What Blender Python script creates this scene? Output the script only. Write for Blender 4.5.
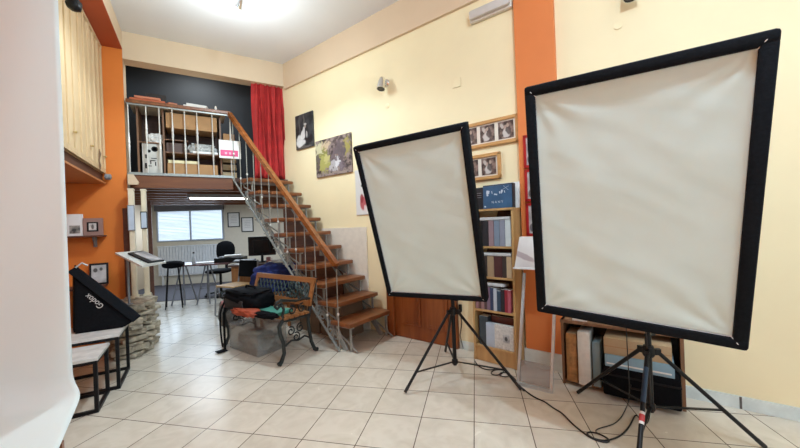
import bpy, bmesh, math, random
from mathutils import Vector, Matrix, noise
random.seed(7)
for o in list(bpy.data.objects): bpy.data.objects.remove(o)
S = bpy.context.scene
COL = S.collection
PI = math.pi

# ------------------------------------------------------------------ camera
F_PX, YAW, PITCH, ROLL, EYE = 334.471, 0.5481, -0.0008, -0.0389, 1.3
fwd = Vector((math.sin(YAW)*math.cos(PITCH), math.cos(YAW)*math.cos(PITCH), math.sin(PITCH)))
rt0 = Vector((math.cos(YAW), -math.sin(YAW), 0)); up0 = rt0.cross(fwd)
rt = math.cos(ROLL)*rt0 + math.sin(ROLL)*up0
upv = -math.sin(ROLL)*rt0 + math.cos(ROLL)*up0
cd = bpy.data.cameras.new('camera'); cam = bpy.data.objects.new('camera', cd); COL.objects.link(cam)
cd.lens = F_PX/800*36; cd.sensor_width = 36; cd.clip_start = .05
m3 = Matrix((rt, upv, -fwd)).transposed()
cam.matrix_world = Matrix.Translation((0, 0, EYE)) @ m3.to_4x4()
S.camera = cam

# ------------------------------------------------------------------ world, lights, exposure
W = bpy.data.worlds.new('world'); S.world = W; W.use_nodes = True
W.node_tree.nodes['Background'].inputs[0].default_value = (0.81, 1.0, 1.13, 1)
W.node_tree.nodes['Background'].inputs[1].default_value = 0.47
S.view_settings.view_transform = 'Standard'; S.view_settings.look = 'None'
S.view_settings.gamma = 1; S.view_settings.use_curve_mapping = False
S.view_settings.exposure = 0.0

def area(name, loc, target, sx, sy, power, color):
    l = bpy.data.lights.new(name, 'AREA'); l.shape = 'RECTANGLE'; l.size = sx; l.size_y = sy
    l.energy = power; l.color = color
    o = bpy.data.objects.new(name, l); COL.objects.link(o); o.location = loc
    o.rotation_euler = (Vector(target)-Vector(loc)).to_track_quat('-Z', 'Y').to_euler()
    return o
def lamp(name, loc, power, color, radius=.05, spot=None, target=None, blend=.4):
    l = bpy.data.lights.new(name, 'SPOT' if spot else 'POINT'); l.energy = power; l.color = color
    l.shadow_soft_size = radius
    if spot: l.spot_size = spot; l.spot_blend = blend
    o = bpy.data.objects.new(name, l); COL.objects.link(o); o.location = loc
    if target: o.rotation_euler = (Vector(target)-Vector(loc)).to_track_quat('-Z', 'Y').to_euler()
    return o
# daylight through the shop window behind the photographer
COOL = (.81, 1, 1.13)            # the camera's white balance sits on the cool side of these lamps
area('shop_window_light', (0.3, -3.6, 1.9), (0.9, 3, 1.5), 4.2, 2.6, 50, COOL)
# halogen lamps of the ceiling fitting; front and entrance lamps are unseen, added fill
lamp('ceiling_lamp_light', (0.40, 3.75, 3.25), 38, (.84, 1, 1.1), .09)
lamp('ceiling_lamp_down', (0.40, 3.55, 3.45), 95, COOL, .08, 2.75, (0.1, 3.3, 0))
lamp('front_fill_light', (0.9, 0.0, 3.4), 100, (.78, 1, 1.2), .08)
lamp('front_fill_down', (0.9, -0.3, 3.5), 53, COOL, .08, 2.7, (.9, -.3, 0))
lamp('entrance_fill_light', (1.2, -2.2, 3.4), 20, COOL, .1)
# window of the office under the loft
area('office_window_light', (-0.15, 9.70, 1.45), (-0.9, 8.0, 1.1), 1.4, .7, 19, (.72, .9, 1.1))
area('office_ceiling_light', (0.6, 7.6, 1.88), (0.6, 7.6, 0), 1.6, 1.2, 36, (.84, .97, 1.1))
area('loft_fill_light', (0.1, 5.75, 3.75), (0.1, 5.9, 2), .5, .3, 12, (.86, .92, .9))  # unseen fill over the loft, no fixture stands there

# ------------------------------------------------------------------ geometry constants of the room
SK = -0.3728
wd = Vector((math.sin(SK), math.cos(SK), 0)); wn = Vector((math.cos(SK), -math.sin(SK), 0))
WD = 3.077                      # distance of the right wall
WROT = -PI/2 - SK               # local x = right along the wall, local y = into the wall
CEIL, BEAM, LOFT, LY = 3.805, 3.42, 2.045, 5.249
def wpt(a, z=0, off=0.0):
    p = wn*(WD-off) + wd*a; return Vector((p.x, p.y, z))
def ray(u, v):
    return rt*((u-400)/F_PX) + upv*((224-v)/F_PX) + fwd
def fl(u, v, h=0.0):            # point of the photograph on a horizontal plane
    d = ray(u, v); t = (h-EYE)/d.z; return Vector((d.x*t, d.y*t, h))

# ------------------------------------------------------------------ materials
MATS = {}
def nt(name):
    m = bpy.data.materials.new(name); m.use_nodes = True
    n = m.node_tree.nodes; return m, m.node_tree, n['Principled BSDF']
def plain(name, col, rough=.5, metal=0, var=.06, scale=14, bump=0, spec=.5, emit=None, alpha=None, trans=None):
    if name in MATS: return MATS[name]
    m, t, b = nt(name); N = t.nodes; L = t.links
    tc = N.new('ShaderNodeTexCoord'); nz = N.new('ShaderNodeTexNoise'); nz.inputs['Scale'].default_value = scale
    nz.inputs['Detail'].default_value = 4
    L.new(tc.outputs['Object'], nz.inputs['Vector'])
    r = N.new('ShaderNodeValToRGB'); c = Vector(col[:3])
    r.color_ramp.elements[0].position = .3; r.color_ramp.elements[1].position = .7
    r.color_ramp.elements[0].color = (*(c*(1-var)), 1); r.color_ramp.elements[1].color = (*[min(1, x*(1+var)) for x in c], 1)
    L.new(nz.outputs['Fac'], r.inputs['Fac']); L.new(r.outputs['Color'], b.inputs['Base Color'])
    b.inputs['Roughness'].default_value = rough; b.inputs['Metallic'].default_value = metal
    b.inputs['Specular IOR Level'].default_value = spec
    if bump:
        bp = N.new('ShaderNodeBump'); bp.inputs['Strength'].default_value = bump; bp.inputs['Distance'].default_value = .01
        L.new(nz.outputs['Fac'], bp.inputs['Height']); L.new(bp.outputs['Normal'], b.inputs['Normal'])
    if emit: b.inputs['Emission Color'].default_value = (*emit[:3], 1); b.inputs['Emission Strength'].default_value = emit[3]
    if alpha is not None: b.inputs['Alpha'].default_value = alpha
    if trans: b.inputs['Transmission Weight'].default_value = trans
    MATS[name] = m; return m
def wood(name, c1, c2, rough=.4, scale=5, axis=0, stretch=.1):
    if name in MATS: return MATS[name]
    m, t, b = nt(name); N = t.nodes; L = t.links
    tc = N.new('ShaderNodeTexCoord'); mp = N.new('ShaderNodeMapping')
    sc = [1, 1, 1]; sc[axis] = stretch; mp.inputs['Scale'].default_value = [s*scale for s in sc]
    nz = N.new('ShaderNodeTexNoise'); nz.inputs['Scale'].default_value = 3; nz.inputs['Detail'].default_value = 8
    nz.inputs['Distortion'].default_value = .8
    L.new(tc.outputs['Object'], mp.inputs['Vector']); L.new(mp.outputs['Vector'], nz.inputs['Vector'])
    r = N.new('ShaderNodeValToRGB'); r.color_ramp.elements[0].position = .32; r.color_ramp.elements[1].position = .68
    r.color_ramp.elements[0].color = (*c1, 1); r.color_ramp.elements[1].color = (*c2, 1)
    L.new(nz.outputs['Fac'], r.inputs['Fac']); L.new(r.outputs['Color'], b.inputs['Base Color'])
    b.inputs['Roughness'].default_value = rough
    MATS[name] = m; return m
def art(name, base1, base2, scale, blobs, rough=.4, warp=.0):
    """picture print: noise ground plus soft ellipses (x, z, rx, rz, colour) in the object's own metres"""
    m, t, b = nt(name); N = t.nodes; L = t.links
    tc = N.new('ShaderNodeTexCoord'); nz = N.new('ShaderNodeTexNoise'); nz.inputs['Scale'].default_value = scale
    nz.inputs['Detail'].default_value = 6; L.new(tc.outputs['Object'], nz.inputs['Vector'])
    r = N.new('ShaderNodeValToRGB'); r.color_ramp.elements[0].position = .4; r.color_ramp.elements[1].position = .6
    r.color_ramp.elements[0].color = (*base1, 1); r.color_ramp.elements[1].color = (*base2, 1)
    L.new(nz.outputs['Fac'], r.inputs['Fac']); cur = r.outputs['Color']
    for (x, z, rx, rz, c) in blobs:
        mp = N.new('ShaderNodeMapping'); mp.vector_type = 'TEXTURE'
        mp.inputs['Location'].default_value = (x, 0, z); mp.inputs['Scale'].default_value = (rx, 50, rz)
        ds = N.new('ShaderNodeVectorMath'); ds.operation = 'MULTIPLY_ADD'
        ds.inputs[1].default_value = (warp, 0, warp); L.new(nz.outputs['Color'], ds.inputs[0])
        of = N.new('ShaderNodeVectorMath'); of.operation = 'SUBTRACT'; of.inputs[1].default_value = (warp/2, 0, warp/2)
        L.new(tc.outputs['Object'], of.inputs[0]); L.new(of.outputs['Vector'], ds.inputs[2])
        L.new(ds.outputs['Vector'], mp.inputs['Vector'])
        g = N.new('ShaderNodeVectorMath'); g.operation = 'LENGTH'; L.new(mp.outputs['Vector'], g.inputs[0])
        mr = N.new('ShaderNodeMapRange'); mr.inputs['From Min'].default_value = .8; mr.inputs['From Max'].default_value = 1.1
        mr.inputs['To Min'].default_value = .88; mr.inputs['To Max'].default_value = 0
        L.new(g.outputs['Value'], mr.inputs['Value'])
        mx = N.new('ShaderNodeMix'); mx.data_type = 'RGBA'
        L.new(mr.outputs['Result'], mx.inputs['Factor']); L.new(cur, mx.inputs[6]); mx.inputs[7].default_value = (*c, 1)
        cur = mx.outputs[2]
    L.new(cur, b.inputs['Base Color']); b.inputs['Roughness'].default_value = rough
    return m
def tile_floor():
    m, t, b = nt('floor_tiles'); N = t.nodes; L = t.links
    tc = N.new('ShaderNodeTexCoord'); mp = N.new('ShaderNodeMapping'); mp.vector_type = 'TEXTURE'
    s = .34398
    mp.inputs['Location'].default_value = (.487, 3.551, 0); mp.inputs['Rotation'].default_value = (0, 0, -0.7676+PI)
    mp.inputs['Scale'].default_value = (s, s, s)
    L.new(tc.outputs['Object'], mp.inputs['Vector'])
    br = N.new('ShaderNodeTexBrick'); br.offset = 0; br.squash = 1
    br.inputs['Scale'].default_value = 1; br.inputs['Brick Width'].default_value = 1; br.inputs['Row Height'].default_value = 1
    br.inputs['Mortar Size'].default_value = .009; br.inputs['Mortar Smooth'].default_value = .1; br.inputs['Bias'].default_value = 0
    br.inputs['Color1'].default_value = (.70, .635, .53, 1); br.inputs['Color2'].default_value = (.78, .715, .605, 1)
    br.inputs['Mortar'].default_value = (.16, .125, .095, 1)
    sh = N.new('ShaderNodeVectorMath'); sh.operation = 'ADD'; sh.inputs[1].default_value = (100, 100, 0)
    L.new(mp.outputs['Vector'], sh.inputs[0]); L.new(sh.outputs['Vector'], br.inputs['Vector'])
    nz = N.new('ShaderNodeTexNoise'); nz.inputs['Scale'].default_value = 7; nz.inputs['Detail'].default_value = 7; nz.inputs['Distortion'].default_value = 1.2
    L.new(tc.outputs['Object'], nz.inputs['Vector'])
    r = N.new('ShaderNodeValToRGB'); r.color_ramp.elements[0].position = .3; r.color_ramp.elements[1].position = .62
    r.color_ramp.elements[0].color = (.88, .865, .84, 1); r.color_ramp.elements[1].color = (1, 1, 1, 1)
    L.new(nz.outputs['Fac'], r.inputs['Fac'])
    mx = N.new('ShaderNodeMix'); mx.data_type = 'RGBA'; mx.blend_type = 'MULTIPLY'; mx.inputs['Factor'].default_value = 1
    L.new(br.outputs['Color'], mx.inputs[6]); L.new(r.outputs['Color'], mx.inputs[7]); L.new(mx.outputs[2], b.inputs['Base Color'])
    rr = N.new('ShaderNodeMapRange'); rr.inputs['To Min'].default_value = .16; rr.inputs['To Max'].default_value = .32
    L.new(nz.outputs['Fac'], rr.inputs['Value']); L.new(rr.outputs['Result'], b.inputs['Roughness'])
    bp = N.new('ShaderNodeBump'); bp.inputs['Strength'].default_value = .25; bp.inputs['Distance'].default_value = .002; bp.invert = True
    L.new(br.outputs['Fac'], bp.inputs['Height']); L.new(bp.outputs['Normal'], b.inputs['Normal'])
    return m

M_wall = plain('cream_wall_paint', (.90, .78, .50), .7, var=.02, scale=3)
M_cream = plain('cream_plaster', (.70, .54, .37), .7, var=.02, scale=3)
M_ceil = plain('ceiling_paint', (.78, .77, .76), .8, var=.01, scale=2)
M_orange = plain('orange_wall_paint', (.75, .205, .026), .6, var=.04, scale=3)
M_orangep = plain('orange_pillar_paint', (.71, .21, .053), .6, var=.03, scale=3)
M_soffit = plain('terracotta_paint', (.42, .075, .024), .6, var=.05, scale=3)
M_dark = plain('charcoal_wall_paint', (.022, .025, .032), .75, var=.1, scale=3)
M_floor = tile_floor()
M_floor2 = plain('grey_carpet', (.085, .082, .10), .8, var=.15, scale=60)
M_marble = plain('grey_marble', (.70, .77, .74), .35, var=.12, scale=9)
M_wmarble = plain('white_marble_top', (.72, .70, .67), .25, var=.12, scale=12)
M_tread = wood('tread_wood', (.17, .055, .018), (.29, .105, .036), .35, 6, 1, .12)
M_rail = wood('handrail_wood', (.20, .062, .016), (.33, .11, .03), .16, 6, 0, .06)
M_joist = wood('joist_wood', (.13, .038, .012), (.21, .072, .022), .55, 5, 0, .08)
M_joistd = wood('old_board_wood', (.05, .018, .01), (.09, .035, .018), .6, 5, 0, .08)
M_door = wood('door_wood', (.19, .042, .008), (.29, .08, .016), .35, 5, 2, .08)
M_pine = wood('pine_wood', (.44, .25, .095), (.58, .35, .145), .45, 5, 2, .08)
M_oak = wood('oak_frame_wood', (.52, .27, .09), (.66, .37, .14), .4, 8, 0, .1)
M_cab = wood('cream_cabinet_wood', (.62, .44, .245), (.70, .52, .31), .5, 5, 2, .06)
M_cabin = wood('cabinet_brown_wood', (.10, .035, .018), (.15, .055, .03), .6, 5, 1, .06)
M_shelf = wood('brown_shelf_wood', (.16, .075, .035), (.26, .13, .065), .5, 5, 2, .06)
M_honey = wood('honey_wood', (.26, .10, .032), (.38, .17, .06), .4, 5, 2, .08)
M_black = plain('black_metal', (.006, .006, .007), .4, var=.1, spec=.3)
M_blackm = plain('black_steel_frame', (.006, .006, .007), .5, var=.1, spec=.25)
M_cloth = plain('black_nylon', (.005, .0055, .007), .8, var=.25, scale=60, bump=.2, spec=.08)
M_rim = plain('black_rim_fabric', (.008, .010, .013), .85, var=.2, scale=90, bump=.2, spec=.1)
M_diff = plain('white_diffuser_fabric', (.66, .80, .77), .85, var=.02, scale=5)
M_trimw = plain('white_trim', (.86, .86, .85), .6, var=.02)
M_steel = plain('silver_painted_iron', (.34, .35, .33), .4, .4, var=.12, scale=40)
M_alu = plain('aluminium', (.52, .57, .58), .4, .35, var=.05)
M_chrome = plain('chrome', (.8, .8, .8), .15, 1, var=.02)
M_iron = plain('black_cast_iron', (.016, .020, .019), .5, .2, var=.2)
M_benchw = wood('bench_slat_wood', (.24, .09, .028), (.36, .15, .05), .4, 6, 0, .08)
M_red = plain('red_curtain_cloth', (.46, .026, .026), .85, var=.18, scale=8)
M_redf = plain('red_frame_paint', (.42, .018, .02), .35, var=.08)
M_white = plain('white_paper', (.82, .81, .78), .7, var=.03)
M_paper = plain('backdrop_paper', (.735, .805, .785), .75, var=.012, scale=2)
M_card = plain('brown_cardboard', (.42, .23, .10), .8, var=.08, scale=10)
M_tan = plain('tan_cardboard', (.47, .33, .19), .8, var=.06, scale=10)
M_stone = plain('stacked_stone', (.42, .36, .27), .85, var=.5, scale=16, bump=.6)
M_post = plain('cream_post_paint', (.80, .70, .52), .6, var=.05)
M_navy = plain('navy_blue_cloth', (.010, .022, .13), .8, var=.3, scale=20)
M_teal = plain('green_plastic', (.05, .26, .20), .4, var=.05)
M_orangec = plain('orange_cloth', (.36, .06, .022), .7, var=.2, scale=20)
M_glass = plain('clear_glass', (.9, .93, .93), .04, alpha=.14)
M_clear = plain('clear_plastic', (.52, .54, .52), .2, alpha=.26, var=.15, scale=8)
M_green = plain('lattice_green_iron', (.035, .06, .06), .5, .2, var=.3, scale=30)
M_bulb = plain('lit_bulb', (1, 1, 1), .5, emit=(1, .96, .88, 14))
M_tube = plain('lit_tube', (1, 1, 1), .5, emit=(1, .95, .85, 4))
M_sky = plain('bright_window_glass', (.6, .7, .8), .2, emit=(.72, .86, 1, 1.15))
M_cordb = plain('black_rubber', (.01, .01, .01), .5, var=.1)
M_grey = plain('grey_plastic', (.25, .25, .26), .5, var=.05)
M_lens = plain('grey_diffuser_glass', (.60, .56, .52), .15, var=.04, spec=.8)
M_skin = plain('pink_fabric', (.55, .25, .24), .8, var=.1)
def colmat(tag_, c, r=.6): return plain(tag_, c, r, var=.06, scale=20)

# ------------------------------------------------------------------ mesh helpers
class MB:
    def __init__(s): s.bm = bmesh.new()
    def box(s, c, d, rot=None, bev=0):
        r = bmesh.ops.create_cube(s.bm, size=1)
        vs = r['verts']
        bmesh.ops.scale(s.bm, verts=vs, vec=d)
        if bev:
            es = list({e for v in vs for e in v.link_edges})
            q = bmesh.ops.bevel(s.bm, geom=es, offset=bev, segments=2, profile=.5, affect='EDGES')
            vs = list({v for f in q['faces'] for v in f.verts} | {v for v in vs if v.is_valid})
        if rot is not None: bmesh.ops.rotate(s.bm, verts=vs, cent=(0, 0, 0), matrix=rot)
        bmesh.ops.translate(s.bm, verts=vs, vec=c)
        return s
    def b2(s, lo, hi, bev=0):
        return s.box([(a+b)/2 for a, b in zip(lo, hi)], [abs(b-a) for a, b in zip(lo, hi)], None, bev)
    def tube(s, pts, r, n=8, cap=True, flat=None):
        pts = [Vector(p) for p in pts]; rings = []
        prev = None
        for i, p in enumerate(pts):
            d = (pts[min(i+1, len(pts)-1)] - pts[max(i-1, 0)])
            if d.length < 1e-9: d = Vector((0, 0, 1))
            d.normalize()
            if prev is None:
                a = Vector((0, 0, 1)) if abs(d.z) < .95 else Vector((1, 0, 0))
                x = d.cross(a).normalized()
            else:
                x = (prev - d*prev.dot(d)).normalized()
            prev = x; y = d.cross(x)
            rr = r[i] if isinstance(r, (list, tuple)) else r
            rings.append([s.bm.verts.new(p + (x*math.cos(2*PI*k/n)+y*math.sin(2*PI*k/n))*rr) for k in range(n)])
        for a, b in zip(rings, rings[1:]):
            for k in range(n): s.bm.faces.new((a[k], a[(k+1) % n], b[(k+1) % n], b[k]))
        if cap: s.bm.faces.new(rings[0][::-1]); s.bm.faces.new(rings[-1])
        return s
    def bar(s, p, q, w, t, upd=(0, 0, 1)):
        p, q = Vector(p), Vector(q); d = (q-p); l = d.length; d.normalize()
        u = Vector(upd); x = d.cross(u)
        if x.length < 1e-4: x = d.cross(Vector((1, 0, 0)))
        x.normalize(); z = x.cross(d)
        m = Matrix((d, x, z)).transposed()
        return s.box((p+q)/2, (l, w, t), m)
    def lathe(s, prof, c=(0, 0, 0), n=20, axis=None):
        rings = []
        for r, z in prof:
            rings.append([s.bm.verts.new((r*math.cos(2*PI*k/n), r*math.sin(2*PI*k/n), z)) for k in range(n)])
        for a, b in zip(rings, rings[1:]):
            for k in range(n): s.bm.faces.new((a[k], a[(k+1) % n], b[(k+1) % n], b[k]))
        s.bm.faces.new(rings[0][::-1]); s.bm.faces.new(rings[-1])
        vs = [v for ri in rings for v in ri]
        if axis is not None:
            q = Vector((0, 0, 1)).rotation_difference(Vector(axis)).to_matrix()
            bmesh.ops.rotate(s.bm, verts=vs, cent=(0, 0, 0), matrix=q)
        bmesh.ops.translate(s.bm, verts=vs, vec=c); return s
    def prism(s, poly, vec):
        a = [s.bm.verts.new(p) for p in poly]; b = [s.bm.verts.new(Vector(p)+Vector(vec)) for p in poly]
        n = len(a); s.bm.faces.new(a[::-1]); s.bm.faces.new(b)
        for k in range(n): s.bm.faces.new((a[k], a[(k+1) % n], b[(k+1) % n], b[k]))
        return s
    def grid(s, fn, nu, nv, closed=False):
        V = [[s.bm.verts.new(fn(i/nu, j/nv)) for j in range(nv+1)] for i in range(nu+1)]
        for i in range(nu):
            for j in range(nv): s.bm.faces.new((V[i][j], V[i+1][j], V[i+1][j+1], V[i][j+1]))
        return s
    def build(s, name, mat, parent=None, smooth=False, solid=0, sub=0):
        bmesh.ops.recalc_face_normals(s.bm, faces=s.bm.faces[:])
        me = bpy.data.meshes.new(name); s.bm.to_mesh(me); s.bm.free()
        if smooth:
            for p in me.polygons: p.use_smooth = True
        me.materials.append(mat)
        o = bpy.data.objects.new(name, me); COL.objects.link(o)
        if parent: o.parent = parent
        if smooth and smooth != 'all':
            try: me.set_sharp_from_angle(angle=math.radians(40))
            except Exception: pass
        if solid:
            md = o.modifiers.new('solid', 'SOLIDIFY'); md.thickness = solid; md.offset = 0
        if sub:
            md = o.modifiers.new('sub', 'SUBSURF'); md.levels = sub; md.render_levels = sub
        return o
def tag(o, label=None, cat=None, group=None, kind=None):
    if label: o['label'] = label
    if cat: o['category'] = cat
    if group: o['group'] = group
    if kind: o['kind'] = kind
    return o
def thing(name, label, cat, loc=(0, 0, 0), rz=0, group=None, rot=None):
    o = bpy.data.objects.new(name, None); o.empty_display_size = .05; COL.objects.link(o)
    if rot is not None: o.matrix_world = Matrix.Translation(loc) @ rot.to_4x4()
    else: o.location = loc; o.rotation_euler = (0, 0, rz)
    return tag(o, label, cat, group)
def struct(name, mb, mat, parent=None, **k):
    o = mb.build(name, mat, parent, **k)
    if not parent: o['kind'] = 'structure'
    return o
def place(o, loc, rz=0): o.location = loc; o.rotation_euler = (0, 0, rz); return o
def text(name, body, size, mat, parent, loc, rot, ext=.0008, italic=False):
    c = bpy.data.curves.new(name, 'FONT'); c.body = body; c.size = size; c.align_x = 'CENTER'; c.align_y = 'CENTER'; c.extrude = ext
    o = bpy.data.objects.new(name, c); COL.objects.link(o)
    dg = bpy.context.evaluated_depsgraph_get()
    me = bpy.data.meshes.new_from_object(o.evaluated_get(dg)); bpy.data.objects.remove(o)
    o = bpy.data.objects.new(name, me); COL.objects.link(o); me.materials.clear(); me.materials.append(mat)
    o.parent = parent; o.location = loc; o.rotation_euler = rot; return o
def blob(name, c, d, mat, parent=None, seed=0, amp=.12, n=4, sq=.6, freq=3):
    """soft lumpy body: a squarish spheroid with noise folds"""
    b = bmesh.new(); bmesh.ops.create_icosphere(b, subdivisions=n, radius=1)
    for v in b.verts:
        p = v.co.copy()
        q = Vector([math.copysign(abs(x)**sq, x) for x in p])
        k = 1 + amp*noise.noise(p*freq+Vector((seed, seed*2, 0))) + amp*.5*noise.noise(p*freq*2.3+Vector((seed, 5, 1)))
        v.co = Vector((q.x*d[0]/2*k, q.y*d[1]/2*k, q.z*d[2]/2*k)) + Vector(c)
    zmin = c[2]-d[2]/2
    for v in b.verts:
        if v.co.z < zmin: v.co.z = zmin
    m = MB(); m.bm.free(); m.bm = b
    return m.build(name, mat, parent, smooth='all')

# ================================================================== STRUCTURE
struct('floor', MB().b2((-1.6, -4, -.1), (4.8, 10.6, 0)), M_floor)
# dark carpet of the office
e0 = Vector((-1.4, 8.151, 0)); e1 = Vector((2.6, 6.38, 0))
m = MB(); m.prism([(-1.4, 8.151, .001), (2.6, 6.38, .001), (2.6, 10.5, .001), (-1.4, 10.5, .001)], (0, 0, .008)); struct('floor_office', m, M_floor2)
struct('ceiling', MB().b2((-1.6, -4, CEIL), (4.8, 7.3, CEIL+.1)), M_ceil)
# right wall (skewed)
A0, A1 = -4.6, 4.58
m = MB(); m.prism([wpt(A0, 0), wpt(A1, 0), wpt(A1, 0, -.15), wpt(A0, 0, -.15)], (0, 0, CEIL)); struct('wall_right', m, M_wall)
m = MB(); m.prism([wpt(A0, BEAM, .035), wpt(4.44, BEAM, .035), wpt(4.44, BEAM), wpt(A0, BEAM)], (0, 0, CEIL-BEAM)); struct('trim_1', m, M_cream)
# orange pillar
m = MB(); m.prism([wpt(.616, 0, .05), wpt(.941, 0, .05), wpt(.941, 0, -.02), wpt(.616, 0, -.02)], (0, 0, CEIL)); struct('trim_2', m, M_orangep)
m = MB()
m.prism([wpt(-4.6, 0, .014), wpt(.616, 0, .014), wpt(.616, 0), wpt(-4.6, 0)], (0, 0, .082))
m.prism([wpt(.60, 0, .064), wpt(.955, 0, .064), wpt(.955, 0, .02), wpt(.60, 0, .02)], (0, 0, .15))
m.prism([wpt(.955, 0, .014), wpt(1.62, 0, .014), wpt(1.62, 0), wpt(.955, 0)], (0, 0, .082))
struct('baseboard_right', m, M_marble)
m = MB()
for a in (-.42, -1.3, -2.2): m.prism([wpt(a, .003, .016), wpt(a+.012, .003, .016), wpt(a+.012, .003, .01), wpt(a, .003, .01)], (0, 0, .078))
struct('trim_8', m, plain('dark_grout', (.1, .09, .08), .8))
# left wall with beam and orange end wall
struct('wall_left', MB().b2((-1.4, -4, 0), (-1.26, 5.249, CEIL)), M_orange)
struct('wall_end', MB().b2((-1.4, LY, 0), (-.702, LY+.02, CEIL)), M_orange)
struct('wall_pier', MB().b2((-1.4, LY+.02, 0), (-.703, LY+.22, CEIL)), M_cream)
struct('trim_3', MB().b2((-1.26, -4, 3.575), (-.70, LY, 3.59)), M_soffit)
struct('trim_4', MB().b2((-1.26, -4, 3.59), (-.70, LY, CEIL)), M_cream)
# fascia over the loft
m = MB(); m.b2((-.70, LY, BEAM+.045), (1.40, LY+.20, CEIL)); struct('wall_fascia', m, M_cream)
struct('wall_loft', MB().b2((-1.5, 6.15, LOFT), (2.9, 6.25, CEIL)), M_dark)
struct('wall_loft_side', MB().b2((-1.5, LY+.22, LOFT), (-1.4, 6.15, CEIL)), M_dark)
struct('wall_loft_right', MB().b2((1.42, LY+.20, LOFT), (1.5, 6.15, CEIL)), M_dark)
# loft floor, its front beam, joists
struct('floor_loft', MB().b2((-1.4, LY+.04, LOFT-.05), (2.9, 10.5, LOFT)), M_joistd)
struct('trim_5', MB().b2((-.64, LY-.02, 1.872), (.47, LY+.06, LOFT-.012), .006), M_joist)
struct('trim_7', MB().b2((-.69, LY-.035, LOFT-.014), (.49, LY+.07, LOFT+.006)), M_steel)
m = MB()
for y in (5.75, 6.2, 6.65, 7.1, 7.6, 8.1, 8.7): m.b2((-1.4, y, 1.90), (2.6, y+.09, LOFT-.05))
struct('trim_6', m, M_joist)
# office walls
BWp = Vector((-.467, 10.008, 0)); BWd = Vector((.914, -.405, 0)); BWn = Vector((.405, .914, 0))
BROT = math.atan2(-.405, .914)
def bpt(s, z=0, off=0.0):
    p = BWp + BWd*s - BWn*off; return Vector((p.x, p.y, z))
m = MB(); m.prism([bpt(-1.2), bpt(3.6), bpt(3.6, 0, -.1), bpt(-1.2, 0, -.1)], (0, 0, LOFT)); struct('wall_back', m, plain('office_wall_paint', (.74, .68, .56), .7, var=.03))
m = MB(); m.prism([bpt(-.52, 0, .0), bpt(-.52, 0, 2.2), bpt(-.62, 0, 2.2), bpt(-.62, 0, 0)], (0, 0, LOFT)); struct('wall_office_left', m, M_cream)
m = MB(); m.prism([bpt(3.55, 0, .0), bpt(3.55, 0, 2.6), bpt(3.6, 0, 2.6), bpt(3.6, 0, 0)], (0, 0, LOFT)); struct('wall_office_right', m, M_cream)
# office window with blind
wq = thing('window_1', None, None, bpt(.40, 1.46), BROT); wq['kind'] = 'structure'
W2, H2 = .745, .355
m = MB(); m.b2((-W2-.03, -.04, -H2-.03), (W2+.03, 0, -H2)); m.b2((-W2-.03, -.04, H2), (W2+.03, 0, H2+.03))
for x in (-W2-.015, 0, W2+.015): m.b2((x-.018, -.04, -H2), (x+.018, 0, H2))
m.build('window_frame', plain('grey_window_frame', (.42, .46, .52), .5), wq)
MB().b2((-W2, -.012, -H2), (W2, -.004, H2)).build('pane', M_sky, wq)
m = MB(); k = 0
for i in range(22):
    z = H2-.02-i*.0325
    m.box((-W2/2, -.055, z+.008*math.sin(i*.7)), (W2-.03, .018, .0035), Matrix.Rotation(.5, 3, 'X'))
    m.box((W2/2, -.055, z), (W2-.03, .018, .0035), Matrix.Rotation(.5, 3, 'X'))
m.build('blind', plain('white_blind_slat', (.72, .78, .84), .5), wq)
m = MB(); m.b2((-W2-.05, -.075, H2+.02), (W2+.05, -.003, H2+.17)); m.build('blind_box', plain('grey_blind_box', (.17, .17, .19), .6), wq)
# door in the right wall
dq = thing('door_1', None, None, wpt(2.03), WROT); dq['kind'] = 'structure'
m = MB(); m.b2((-.40, -.035, .004), (.40, -.004, 2.02))
for (x0, x1, z0, z1) in [(-.30, -.04, .16, .85), (.04, .30, .16, .85), (-.30, .30, 1.0, 1.9)]:
    m.b2((x0, -.05, z0), (x1, -.034, z1), .006); m.b2((x0+.035, -.056, z0+.035), (x1-.035, -.045, z1-.035), .004)
m.build('door_panel', M_door, dq)
m = MB()
m.b2((-.50, -.07, .001), (-.40, -.001, 2.12), .008); m.b2((.315, -.05, .001), (.40, -.001, 2.12)) ; m.b2((-.50, -.07, 2.02), (.40, -.001, 2.12))
m.build('door_frame', M_door, dq)
m = MB(); m.tube([(.30, -.05, 1.0), (.30, -.09, 1.0), (.20, -.095, 1.0)], .009); m.build('door_handle', M_chrome, dq)
# brown jamb beside the orange end wall
struct('trim_9', MB().b2((-.752, LY-.035, 0), (-.685, LY-.001, 1.62), .004), M_cabin)

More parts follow.
